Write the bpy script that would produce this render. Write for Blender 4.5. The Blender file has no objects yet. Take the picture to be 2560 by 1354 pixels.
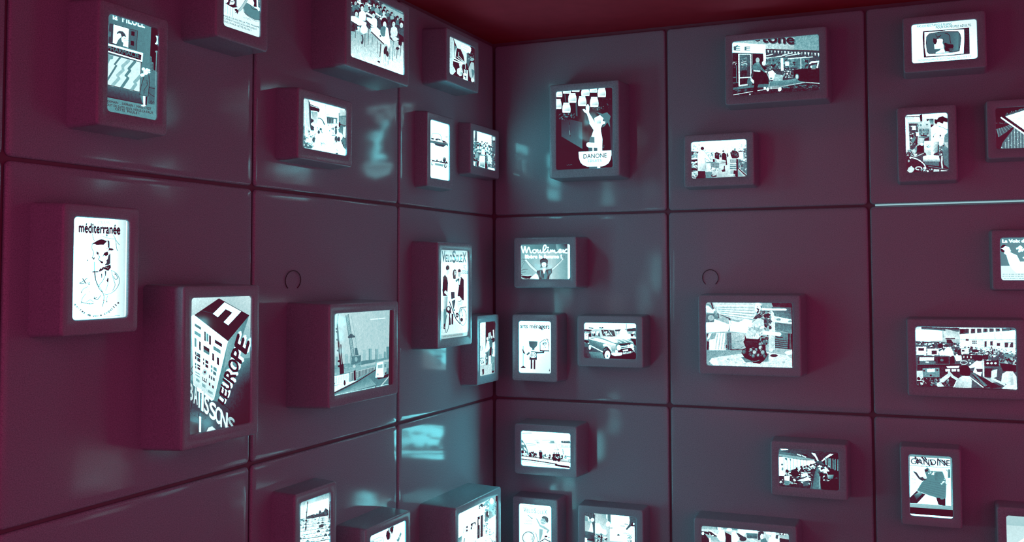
import bpy, bmesh, math, random
from mathutils import Vector, Matrix
from mathutils.geometry import tessellate_polygon

scene = bpy.context.scene
COL = scene.collection

# ---------------------------------------------------------------- camera
cam_data = bpy.data.cameras.new('camera')
cam = bpy.data.objects.new('camera', cam_data)
COL.objects.link(cam)
cam_data.sensor_fit = 'HORIZONTAL'
cam_data.sensor_width = 36.0
FPX, PPX, PPY = 2423.57, 1423.06, 569.0          # focal length and optical centre, in pixels of the 2560 x 1354 frame
cam_data.lens = FPX / 2560.0 * 36.0
cam_data.shift_x = (1280.0 - PPX) / 2560.0
cam_data.shift_y = (PPY - 677.0) / 2560.0
cam_data.clip_start = 0.05
right = Vector((0.93041367, 0.3664775, -0.00496329))
up = Vector((0.02189883, -0.04206879, 0.9988747))
fwd = Vector((-0.3658563, 0.92947537, 0.04716681))
m = Matrix((right, up, -fwd)).transposed().to_4x4()
m.translation = Vector((2.36399, -4.86055, 1.68076))
cam.matrix_world = m
scene.camera = cam

# ---------------------------------------------------------------- world: added wine-red ambient fill that tints the shadows of the dark room
world = bpy.data.worlds.new('wine_red_fill')
scene.world = world
world.use_nodes = True
wb = world.node_tree.nodes['Background']
wb.inputs['Color'].default_value = (0.77, 0.060, 0.190, 1)
wb.inputs['Strength'].default_value = 1.0

vs = scene.view_settings
vs.view_transform = 'Standard'
vs.look = 'None'
vs.gamma = 1.0
vs.exposure = 0.0
vs.use_curve_mapping = False
scene.cycles.use_denoising = True
scene.cycles.use_adaptive_sampling = True
scene.cycles.adaptive_threshold = 0.03
scene.cycles.max_bounces = 4
scene.cycles.diffuse_bounces = 3
scene.cycles.glossy_bounces = 3

SCREEN_GLOW = 9.5       # how far the brightest screen areas go past white

# ---------------------------------------------------------------- materials
def plastic(name, base, rough, speck=0.16, bump=0.02):
    mat = bpy.data.materials.new(name)
    mat.use_nodes = True
    nt = mat.node_tree
    n = nt.nodes
    bs = n['Principled BSDF']
    tc = n.new('ShaderNodeTexCoord')
    nz = n.new('ShaderNodeTexNoise')
    nz.inputs['Scale'].default_value = 330.0
    nz.inputs['Detail'].default_value = 2.0
    nt.links.new(tc.outputs['Object'], nz.inputs['Vector'])
    rp = n.new('ShaderNodeMapRange')
    rp.inputs['From Min'].default_value = 0.3
    rp.inputs['From Max'].default_value = 0.7
    rp.inputs['To Min'].default_value = 1.0 - speck
    rp.inputs['To Max'].default_value = 1.0 + speck
    nt.links.new(nz.outputs['Fac'], rp.inputs['Value'])
    mx = n.new('ShaderNodeVectorMath')
    mx.operation = 'SCALE'
    mx.inputs[0].default_value = base
    nt.links.new(rp.outputs['Result'], mx.inputs['Scale'])
    nt.links.new(mx.outputs['Vector'], bs.inputs['Base Color'])
    bs.inputs['Roughness'].default_value = rough
    bs.inputs['Specular IOR Level'].default_value = 0.29
    wv = n.new('ShaderNodeTexNoise')
    wv.inputs['Scale'].default_value = 7.0
    wv.inputs['Detail'].default_value = 1.0
    nt.links.new(tc.outputs['Object'], wv.inputs['Vector'])
    bp = n.new('ShaderNodeBump')
    bp.inputs['Strength'].default_value = bump
    bp.inputs['Distance'].default_value = 0.05
    nt.links.new(wv.outputs['Fac'], bp.inputs['Height'])
    nt.links.new(bp.outputs['Normal'], bs.inputs['Normal'])
    return mat

def matte(name, base, rough=0.9, spec=0.1):
    mat = bpy.data.materials.new(name)
    mat.use_nodes = True
    bs = mat.node_tree.nodes['Principled BSDF']
    n = mat.node_tree.nodes
    nz = n.new('ShaderNodeTexNoise')
    nz.inputs['Scale'].default_value = 60.0
    rp = n.new('ShaderNodeMapRange')
    rp.inputs['To Min'].default_value = 0.85
    rp.inputs['To Max'].default_value = 1.15
    mx = n.new('ShaderNodeVectorMath')
    mx.operation = 'SCALE'
    mx.inputs[0].default_value = base
    mat.node_tree.links.new(nz.outputs['Fac'], rp.inputs['Value'])
    mat.node_tree.links.new(rp.outputs['Result'], mx.inputs['Scale'])
    mat.node_tree.links.new(mx.outputs['Vector'], bs.inputs['Base Color'])
    bs.inputs['Roughness'].default_value = rough
    bs.inputs['Specular IOR Level'].default_value = spec
    return mat

def srgb(r, g, b):
    f = lambda c: ((c / 255.0 + 0.055) / 1.055) ** 2.4 if c > 10 else c / 255.0 / 12.92
    return (f(r), f(g), f(b), 1.0)

def screen_material():
    mat = bpy.data.materials.new('backlit_picture')
    mat.use_nodes = True
    nt = mat.node_tree
    n = nt.nodes
    L = nt.links.new
    bs = n['Principled BSDF']
    bs.inputs['Base Color'].default_value = (0.01, 0.008, 0.01, 1)
    bs.inputs['Roughness'].default_value = 0.06
    at = n.new('ShaderNodeAttribute')
    at.attribute_name = 'tone'
    sp = n.new('ShaderNodeSeparateColor')
    L(at.outputs['Color'], sp.inputs['Color'])
    tc = n.new('ShaderNodeTexCoord')
    n1 = n.new('ShaderNodeTexNoise')
    n1.inputs['Scale'].default_value = 420.0
    n1.inputs['Detail'].default_value = 0.0
    n2 = n.new('ShaderNodeTexNoise')
    n2.inputs['Scale'].default_value = 95.0
    n2.inputs['Detail'].default_value = 2.0
    n2.inputs['Roughness'].default_value = 0.65
    L(tc.outputs['Object'], n1.inputs['Vector'])
    L(tc.outputs['Object'], n2.inputs['Vector'])
    ad = n.new('ShaderNodeMath'); ad.operation = 'ADD'
    L(n1.outputs['Fac'], ad.inputs[0]); L(n2.outputs['Fac'], ad.inputs[1])
    su = n.new('ShaderNodeMath'); su.operation = 'SUBTRACT'
    L(ad.outputs[0], su.inputs[0]); su.inputs[1].default_value = 1.0
    mu = n.new('ShaderNodeMath'); mu.operation = 'MULTIPLY'
    L(su.outputs[0], mu.inputs[0]); L(sp.outputs['Green'], mu.inputs[1])
    to = n.new('ShaderNodeMath'); to.operation = 'ADD'; to.use_clamp = True
    L(sp.outputs['Red'], to.inputs[0]); L(mu.outputs[0], to.inputs[1])
    cr = n.new('ShaderNodeValToRGB')
    stops = [(0.0, (64, 16, 34)), (0.12, (66, 26, 46)), (0.25, (66, 68, 84)), (0.37, (72, 108, 120)), (0.5, (92, 150, 158)),
             (0.65, (144, 196, 202)), (0.8, (204, 230, 232)), (0.95, (244, 250, 252))]
    el = cr.color_ramp.elements
    while len(el) < len(stops):
        el.new(0.5)
    for e, (p, c) in zip(el, stops):
        e.position = p
    for e, (p, c) in zip(el, stops):
        e.color = srgb(*c)
    L(to.outputs[0], cr.inputs['Fac'])
    pw = n.new('ShaderNodeMath'); pw.operation = 'POWER'
    L(to.outputs[0], pw.inputs[0]); pw.inputs[1].default_value = 22.0
    gl = n.new('ShaderNodeVectorMath'); gl.operation = 'SCALE'
    gl.inputs[0].default_value = (0.12 * SCREEN_GLOW, 1.0 * SCREEN_GLOW, 1.12 * SCREEN_GLOW)
    L(pw.outputs[0], gl.inputs['Scale'])
    sm = n.new('ShaderNodeVectorMath'); sm.operation = 'ADD'
    L(cr.outputs['Color'], sm.inputs[0]); L(gl.outputs['Vector'], sm.inputs[1])
    L(sm.outputs['Vector'], bs.inputs['Emission Color'])
    bs.inputs['Emission Strength'].default_value = 1.0
    return mat

MAT_PANEL = plastic('grey_wall_plastic', (0.27, 0.40, 0.45), 0.10, 0.28, 0.012)
MAT_BOX = plastic('grey_box_plastic', (0.27, 0.40, 0.45), 0.20, 0.24, 0.02)
MAT_BACK = matte('dark_wall_backing', (0.17, 0.13, 0.17))
MAT_CEIL = matte('dark_ceiling_paint', (0.42, 0.030, 0.055))
MAT_FLOOR = matte('dark_floor', (0.20, 0.20, 0.21), 0.6, 0.3)
MAT_WIRE = matte('dark_wire', (0.05, 0.03, 0.04), 0.5, 0.4)
MAT_SCREEN = screen_material()

# ---------------------------------------------------------------- mesh helpers
def link_mesh(name, verts, faces, mat, parent=None, smooth=False):
    me = bpy.data.meshes.new(name)
    me.from_pydata(verts, [], faces)
    me.materials.append(mat)
    if smooth:
        for p in me.polygons:
            p.use_smooth = True
    ob = bpy.data.objects.new(name, me)
    COL.objects.link(ob)
    if parent:
        ob.parent = parent
    return ob

def ring_xz(x0, x1, z0, z1, r, y, n=5):
    """rounded rectangle in the x-z plane at depth y, counter-clockwise seen from -y"""
    r = max(1e-4, min(r, (x1 - x0) / 2 - 1e-4, (z1 - z0) / 2 - 1e-4))
    out = []
    for cx, cz, a0 in ((x1 - r, z0 + r, -90), (x1 - r, z1 - r, 0), (x0 + r, z1 - r, 90), (x0 + r, z0 + r, 180)):
        for i in range(n + 1):
            a = math.radians(a0 + 90.0 * i / n)
            out.append((cx + r * math.cos(a), y, cz + r * math.sin(a)))
    return out

def loft(rings, cap_first=False, cap_last=False):
    verts, faces = [], []
    k = len(rings[0])
    for r in rings:
        verts += r
    for j in range(len(rings) - 1):
        for i in range(k):
            a, b = j * k + i, j * k + (i + 1) % k
            faces.append((a, b, b + k, a + k))
    if cap_first:
        faces.append(tuple(range(k - 1, -1, -1)))
    if cap_last:
        o = (len(rings) - 1) * k
        faces.append(tuple(range(o, o + k)))
    return verts, faces

def box_mesh(x0, x1, y0, y1, z0, z1):
    v = [(x, y, z) for x in (x0, x1) for y in (y0, y1) for z in (z0, z1)]
    f = [(0, 1, 3, 2), (4, 6, 7, 5), (0, 4, 5, 1), (2, 3, 7, 6), (0, 2, 6, 4), (1, 5, 7, 3)]
    return v, f

def structure(ob, label, cat):
    ob['kind'] = 'structure'
    ob['label'] = label
    ob['category'] = cat

# ---------------------------------------------------------------- the room
TOP = 2.961
ROWS = ((0.0, 1.0), (1.0, 2.0), (2.0, TOP))
floor = link_mesh('floor', *box_mesh(-0.30, 6.5, -6.2, 0.30, -0.10, 0.0), MAT_FLOOR)
structure(floor, 'dark floor at the foot of the panelled walls', 'floor')
ceiling = link_mesh('ceiling', *box_mesh(-0.30, 5.2, -4.4, 0.30, TOP + 0.012, TOP + 0.12), MAT_CEIL)
structure(ceiling, 'black wine-red ceiling above the panelled walls', 'ceiling')
wall_r = link_mesh('wall_right', *box_mesh(-0.012, 5.0, 0.012, 0.12, 0.0, TOP + 0.012), MAT_BACK)
structure(wall_r, 'right wall of square grey plastic panels with glowing picture boxes', 'wall')
wall_l = link_mesh('wall_left', *box_mesh(-0.12, -0.012, -5.0, 0.12, 0.0, TOP + 0.012), MAT_BACK)
structure(wall_l, 'left wall of square grey plastic panels running towards the viewer', 'wall')

GAP = 0.0055
def panel_mesh(h):
    e = 0.0085
    rings = []
    x0, x1, z0, z1 = GAP, 1.0 - GAP, GAP, h - GAP
    R = 0.018
    rings.append(ring_xz(x0, x1, z0, z1, R, 0.0118))
    for k in range(5):
        a = math.radians(90.0 * k / 4)
        ins = e * (1 - math.cos(a))
        y = e * (1 - math.sin(a))
        rings.append(ring_xz(x0 + ins, x1 - ins, z0 + ins, z1 - ins, R - ins * 0.8, y))
    rings.append(ring_xz(x0 + 0.03, x1 - 0.03, z0 + 0.03, z1 - 0.03, 0.012, 0.0))
    v, f = loft(rings, True, True)
    me = bpy.data.meshes.new('panel')
    me.from_pydata(v, [], f)
    me.materials.append(MAT_PANEL)
    for p in me.polygons[:-1]:
        p.use_smooth = True
    return me

PANELS = {1.0: panel_mesh(1.0), TOP - 2.0: panel_mesh(TOP - 2.0)}
for z0, z1 in ROWS:
    me = PANELS[1.0] if z0 < 2 else PANELS[TOP - 2.0]
    for c in range(5):
        o = bpy.data.objects.new('panel', me)
        o.location = (c, 0, z0)
        COL.objects.link(o)
        o.parent = wall_r
    for c in range(5):
        o = bpy.data.objects.new('panel', me)
        o.rotation_euler = (0, 0, math.pi / 2)
        o.location = (0, -c - 1, z0)
        COL.objects.link(o)
        o.parent = wall_l

# light of the boxes behind leaks through one open seam of the right wall
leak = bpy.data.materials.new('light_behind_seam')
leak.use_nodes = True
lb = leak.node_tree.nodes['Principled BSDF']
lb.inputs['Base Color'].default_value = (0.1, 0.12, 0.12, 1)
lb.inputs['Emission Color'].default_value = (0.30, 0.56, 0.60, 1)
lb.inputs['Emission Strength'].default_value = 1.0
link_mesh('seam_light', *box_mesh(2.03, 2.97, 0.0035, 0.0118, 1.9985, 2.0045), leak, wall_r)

# ---------------------------------------------------------------- drawing flat pictures as tone-coloured polygons
def homography(q):
    """maps the four corners (TL, TR, BR, BL) of the drawing sheet to the unit square"""
    dst = [(0, 0), (1, 0), (1, 1), (0, 1)]
    A = []
    for (x, y), (u, v) in zip(q, dst):
        A.append([x, y, 1, 0, 0, 0, -u * x, -u * y, u])
        A.append([0, 0, 0, x, y, 1, -v * x, -v * y, v])
    n = 8
    for i in range(n):
        pv = max(range(i, n), key=lambda r: abs(A[r][i]))
        A[i], A[pv] = A[pv], A[i]
        for r in range(n):
            if r != i:
                k = A[r][i] / A[i][i]
                A[r] = [a - k * b for a, b in zip(A[r], A[i])]
    return [A[i][8] / A[i][i] for i in range(n)] + [1.0]

FONT_CACHE = {}
def glyphs(text):
    key = text
    if key not in FONT_CACHE:
        cu = bpy.data.curves.new('lettering', 'FONT')
        cu.body = text
        cu.resolution_u = 3
        ob = bpy.data.objects.new('lettering', cu)
        COL.objects.link(ob)
        dg = bpy.context.evaluated_depsgraph_get()
        dg.update()
        me = bpy.data.meshes.new_from_object(ob.evaluated_get(dg))
        polys = [[(me.vertices[i].co.x, me.vertices[i].co.y) for i in p.vertices] for p in me.polygons]
        bpy.data.objects.remove(ob)
        bpy.data.curves.remove(cu)
        bpy.data.meshes.remove(me)
        FONT_CACHE[key] = polys
    return FONT_CACHE[key]

class Pic:
    def __init__(s, quad, grain):
        q = [(quad[i], quad[i + 1]) for i in range(0, 8, 2)]
        s.H = homography(q)
        s.q = q
        s.grain = grain
        s.V, s.F, s.T = [], [], []
        s.layer = 0
    def uv(s, x, y):
        h = s.H
        w = h[6] * x + h[7] * y + 1.0
        return ((h[0] * x + h[1] * y + h[2]) / w, (h[3] * x + h[4] * y + h[5]) / w)
    def clip(s, pts):
        lo, hi = -0.02, 1.02
        for ax, sgn, lim in ((0, 1, lo), (0, -1, hi), (1, 1, lo), (1, -1, hi)):
            out = []
            for i in range(len(pts)):
                a, b = pts[i - 1], pts[i]
                da, db = sgn * (a[ax] - lim), sgn * (b[ax] - lim)
                if (da >= 0) != (db >= 0):
                    t = da / (da - db)
                    out.append((a[0] + t * (b[0] - a[0]), a[1] + t * (b[1] - a[1])))
                if db >= 0:
                    out.append(b)
            pts = out
            if len(pts) < 3:
                return []
        return pts
    def _add(s, pts, tone, convex=False, grain=None):
        g = s.grain if grain is None else grain
        pts = s.clip([s.uv(*p) for p in pts])
        if len(pts) < 3:
            return
        b = len(s.V)
        s.V += [(u, v, s.layer) for u, v in pts]
        s.T += [(tone, g)] * len(pts)
        if convex:
            s.F += [(b, b + i, b + i + 1) for i in range(1, len(pts) - 1)]
        else:
            for t in tessellate_polygon([[Vector((u, v, 0)) for u, v in pts]]):
                s.F.append(tuple(b + i for i in t))
    # whole sheet with a tone in each corner
    def bg(s, tl, tr=None, br=None, bl=None, n=8):
        tr = tl if tr is None else tr
        br = tl if br is None else br
        bl = tl if bl is None else bl
        b = len(s.V)
        for j in range(n + 1):
            for i in range(n + 1):
                u, v = i / n, j / n
                s.V.append((u * 1.04 - 0.02, v * 1.04 - 0.02, s.layer))
                s.T.append(((tl * (1 - u) + tr * u) * (1 - v) + (bl * (1 - u) + br * u) * v, s.grain))
        for j in range(n):
            for i in range(n):
                a = b + j * (n + 1) + i
                s.F.append((a, a + 1, a + n + 2, a + n + 1))
        s.layer += 1
    def p(s, t, *c, g=None):
        s._add([(c[i], c[i + 1]) for i in range(0, len(c), 2)], t, grain=g)
        s.layer += 1
    # four-cornered patch with a tone in each corner
    def gq(s, tones, *c, n=5):
        b = len(s.V)
        q = [(c[i], c[i + 1]) for i in range(0, 8, 2)]
        for j in range(n + 1):
            for i in range(n + 1):
                u, v = i / n, j / n
                w = ((1 - u) * (1 - v), u * (1 - v), u * v, (1 - u) * v)
                x = sum(k * a[0] for k, a in zip(w, q))
                y = sum(k * a[1] for k, a in zip(w, q))
                uu, vv = s.uv(x, y)
                s.V.append((min(1.02, max(-0.02, uu)), min(1.02, max(-0.02, vv)), s.layer))
                s.T.append((sum(k * a for k, a in zip(w, tones)), s.grain))
        for j in range(n):
            for i in range(n):
                a = b + j * (n + 1) + i
                s.F.append((a, a + 1, a + n + 2, a + n + 1))
        s.layer += 1
    def r(s, t, x0, y0, x1, y1, k=0.0):
        d = k * (x1 - x0)
        s._add([(x0, y0), (x1, y0 + d), (x1, y1 + d), (x0, y1)], t, True)
        s.layer += 1
    def e(s, t, cx, cy, rx, ry, rot=0.0, n=16, g=None):
        c, sn = math.cos(rot), math.sin(rot)
        pts = []
        for i in range(n):
            a = 2 * math.pi * i / n
            x, y = rx * math.cos(a), ry * math.sin(a)
            pts.append((cx + x * c - y * sn, cy + x * sn + y * c))
        s._add(pts, t, True, g)
        s.layer += 1
    def _stroke(s, t, w, pts, closed=False):
        n = len(pts)
        L, R = [], []
        for i in range(n):
            a = pts[i - 1] if (i > 0 or closed) else pts[i]
            b = pts[(i + 1) % n] if (i < n - 1 or closed) else pts[i]
            dx, dy = b[0] - a[0], b[1] - a[1]
            d = math.hypot(dx, dy) or 1.0
            nx, ny = -dy / d * w / 2, dx / d * w / 2
            L.append((pts[i][0] + nx, pts[i][1] + ny))
            R.append((pts[i][0] - nx, pts[i][1] - ny))
        for i in range(n if closed else n - 1):
            j = (i + 1) % n
            s._add([L[i], L[j], R[j], R[i]], t, True)
    def l(s, t, w, *c):
        pts = [(c[i], c[i + 1]) for i in range(0, len(c), 2)]
        s._stroke(t, w, pts)
        if len(pts) > 2 and w > 12:
            for x, y in pts:
                s._add([(x + w / 2 * math.cos(k * 0.7854), y + w / 2 * math.sin(k * 0.7854)) for k in range(8)], t, True)
        s.layer += 1
    # smooth pen line through the given points
    def c(s, t, w, *c):
        p = [(c[i], c[i + 1]) for i in range(0, len(c), 2)]
        q = [p[0]] + p + [p[-1]]
        out = []
        for i in range(1, len(q) - 2):
            for k in range(6):
                u = k / 6.0
                f = lambda a, b, d, e: 0.5 * (2 * b + (d - a) * u + (2 * a - 5 * b + 4 * d - e) * u * u + (3 * b - a - 3 * d + e) * u ** 3)
                out.append((f(q[i - 1][0], q[i][0], q[i + 1][0], q[i + 2][0]), f(q[i - 1][1], q[i][1], q[i + 1][1], q[i + 2][1])))
        out.append(p[-1])
        s._stroke(t, w, out)
        s.layer += 1
    def ring(s, t, w, cx, cy, rx, ry, rot=0.0, n=22):
        c, sn = math.cos(rot), math.sin(rot)
        pts = []
        for i in range(n):
            a = 2 * math.pi * i / n
            x, y = rx * math.cos(a), ry * math.sin(a)
            pts.append((cx + x * c - y * sn, cy + x * sn + y * c))
        s._stroke(t, w, pts, True)
        s.layer += 1
    # lettering: o = lower left corner, xv = full run of the line, yv = height of a capital
    def ta(s, text, ox, oy, xx, xy, yx, yy, t, bold=0.0):
        polys = glyphs(text)
        x0 = min(a[0] for g in polys for a in g)
        x1 = max(a[0] for g in polys for a in g)
        ch = 0.70
        bx = bold * min(1.0, (x1 - x0) / 0.35)
        shifts = ((0, 0),) if bold < 0.006 else ((-bx, 0), (bx, 0), (0, -bold), (0, bold))
        for sx, sy in shifts:
            for g in polys:
                pts = []
                for a, b in g:
                    u, v = (a - x0 + sx) / (x1 - x0), (b + sy) / ch
                    pts.append((ox + u * xx + v * yx, oy + u * xy + v * yy))
                s._add(pts, t, False, s.grain * 0.5)
            s.layer += 1
    def tx(s, text, x0, y0, x1, y1, h, t, bold=0.0, lean=0.0):
        s.ta(text, x0, y0, x1 - x0, y1 - y0, lean, -h, t, bold)
    # random crumbs of a busy photograph
    def sc(s, seed, n, x0, y0, x1, y1, s0, s1, tones, k=0.0, asp=1.0):
        rnd = random.Random(seed)
        for i in range(int(n * 1.9)):
            x = x0 + (x1 - x0) * rnd.random()
            y = y0 + (y1 - y0) * rnd.random() + k * (x - x0)
            sz = (s0 + (s1 - s0) * rnd.random() ** 1.6) * 0.82
            m_ = rnd.choice((6, 7, 8, 9))
            a0 = rnd.random() * 6.28
            el = 0.35 + 0.65 * rnd.random()
            ca, sa = math.cos(a0), math.sin(a0)
            pts = []
            for j in range(m_):
                a = 6.283 * j / m_
                rr = sz * (0.62 + 0.38 * rnd.random())
                px, py = rr * math.cos(a) * 1.15, rr * math.sin(a) * el
                pts.append((x + px * ca - py * sa, y + (px * sa + py * ca) * asp))
            s._add(pts, max(0.0, min(1.0, rnd.choice(tones) + rnd.uniform(-.06, .06))), True)
            if i % 3 == 0:
                s.layer += 1
        s.layer += 1
    def torso(s, t, x, y, w, h):
        s._add([(x - w * .18, y - h * .06), (x + w * .18, y - h * .06), (x + w * .46, y + h * .12), (x + w * .58, y + h * .6), (x + w * .46, y + h), (x - w * .44, y + h * .96), (x - w * .6, y + h * .55), (x - w * .48, y + h * .1)], t)
        s.layer += 1
    # a row of strokes between two edges
    def bars(s, t, w, n, ax, ay, bx, by, cx, cy, dx, dy):
        """n lines; line i runs from a->b edge point to c->d edge point"""
        for i in range(n):
            u = i / max(1, n - 1)
            s._stroke(t, w, [(ax + (bx - ax) * u, ay + (by - ay) * u), (cx + (dx - cx) * u, cy + (dy - cy) * u)])
        s.layer += 1
    def person(s, x, y, h, t, head=None, lean=0.0):
        """small standing silhouette, feet at (x, y)"""
        w = h * 0.16
        s._add([(x - w * .6, y), (x - w, y - h * .45), (x - w * 1.1 + lean, y - h * .8), (x + lean, y - h * .86), (x + w * 1.1 + lean, y - h * .8),
                (x + w, y - h * .45), (x + w * .7, y)], t)
        s._add([(x + lean + h * .075 * math.cos(k), y - h * .92 + h * .09 * math.sin(k)) for k in (0, .9, 1.8, 2.7, 3.6, 4.5, 5.4)], t if head is None else head, True)
        s.layer += 1
    def build(s, name, w, h, y, parent):
        """sheet of w x h metres, facing -y, lower edge at z = 0 of the parent frame"""
        me = bpy.data.meshes.new(name)
        step = 1.2e-5
        me.from_pydata([((u - 0.5) * w, y - lay * step, (1 - v) * h) for u, v, lay in s.V], [], s.F)
        at = me.color_attributes.new('tone', 'FLOAT_COLOR', 'POINT')
        flat = []
        for t, g in s.T:
            flat += (max(0.0, min(1.0, t)), g, 0.0, 1.0)
        at.data.foreach_set('color', flat)
        me.materials.append(MAT_SCREEN)
        ob = bpy.data.objects.new(name, me)
        COL.objects.link(ob)
        ob.parent = parent
        return ob

# wall, left, right (metres from the corner), bottom, top (height), how far the front stands out, drawing-sheet corners TL TR BR BL
BOXES = {
    'L1':('L',2.763,2.573,2.156,2.439,0.110,(437,66,948,221,934,1155,419,1058)),
    'L2':('L',2.322,2.138,2.508,2.793,0.140,(1045,-1334,1873,-959,1855,855,1022,575)),
    'L3':('L',1.620,1.215,2.549,2.825,0.160,(638,-169,1390,185,1387,1065,633,796)),
    'L4':('L',0.747,0.478,2.649,2.831,0.130,(640,220,1093,432,1094,1064,640,886)),
    'L5':('L',1.832,1.551,2.162,2.350,0.095,(438,270,1070,438,1066,1114,432,993)),
    'L6':('L',0.816,0.630,2.142,2.419,0.065,(322,240,610,324,609,1181,320,1129)),
    'L7':('L',0.379,0.115,2.242,2.427,0.070,(981,405,1324,505,1324,1024,981,948)),
    'L8':('L',2.873,2.682,1.560,1.844,0.115,(96,57,756,98,737,1268,72,1304)),
    'L9':('L',2.467,2.187,1.185,1.610,0.155,(82,89,619,71,608,1194,66,1310)),
    'L10':('L',1.759,1.348,1.224,1.533,0.190,(114,178,873,126,869,1093,107,1246)),
    'L11':('L',0.839,0.563,1.377,1.796,0.135,(94,125,450,140,450,1241,92,1288)),
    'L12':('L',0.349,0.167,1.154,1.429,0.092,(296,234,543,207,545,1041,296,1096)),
    'L13':('L',1.839,1.652,0.556,0.836,0.100,(602,670,1125,485,1117,1759,591,2006)),
    'L14':('L',1.433,1.159,0.430,0.615,0.140,(993,1198,1958,761,1954,1941,987,2456)),
    'L15':('L',0.762,0.342,0.244,0.554,0.187,(870,816,1630,444,1631,1643,869,2120)),
    'R1':('R',0.439,0.753,2.226,2.641,0.153,(154,193,833,139,839,1106,158,1138)),
    'R2':('R',1.375,1.794,2.555,2.825,0.125,(204,233,1595,105,1610,1003,216,1103)),
    'R3':('R',1.153,1.432,2.157,2.341,0.095,(246,304,1407,240,1418,1021,254,1069)),
    'R4':('R',2.216,2.495,2.648,2.828,0.125,(278,311,1435,204,1452,901,293,993)),
    'R5':('R',2.179,2.362,2.143,2.413,0.090,(207,237,851,198,872,1095,226,1121)),
    'R6':('R',2.565,2.845,2.233,2.418,0.100,(362,235,1659,155,1682,939,382,1000)),
    'R7':('R',0.235,0.515,1.652,1.835,0.160,(267,330,1241,313,1244,1015,269,1018)),
    'R8':('R',0.205,0.389,1.155,1.428,0.120,(196,217,733,225,737,1103,199,1084)),
    'R9':('R',0.575,0.857,1.242,1.424,0.112,(256,287,1281,303,1287,1015,259,985)),
    'R10':('R',1.234,1.654,1.228,1.535,0.160,(185,289,1308,296,1322,1139,195,1104)),
    'R11':('R',2.572,2.852,1.642,1.830,0.090,(291,325,1528,305,1550,1063,310,1065)),
    'R12':('R',2.204,2.624,1.155,1.428,0.110,(218,261,1629,282,1652,1153,236,1102)),
    'R13':('R',0.233,0.510,0.673,0.854,0.155,(263,342,1180,397,1183,1059,265,991)),
    'R14':('R',0.197,0.381,0.181,0.461,0.105,(205,255,758,304,762,1239,207,1177)),
    'R15':('R',0.567,0.846,0.259,0.444,0.100,(1335,410,2225,491,2230,1129,1339,1035)),
    'R16':('R',1.192,1.616,0.129,0.439,0.130,(172,1148,1248,1247,1260,2063,181,1937)),
    'R17':('R',1.571,1.850,0.655,0.834,0.110,(1124,198,1859,242,1868,717,1131,662)),
    'R18':('R',2.163,2.346,0.566,0.842,0.100,(208,268,736,300,754,1062,224,1018)),
    'R19':('R',2.566,2.986,0.292,0.602,0.110,(1410,1020,2738,1125,2766,2035,1433,1897)),
}

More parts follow.
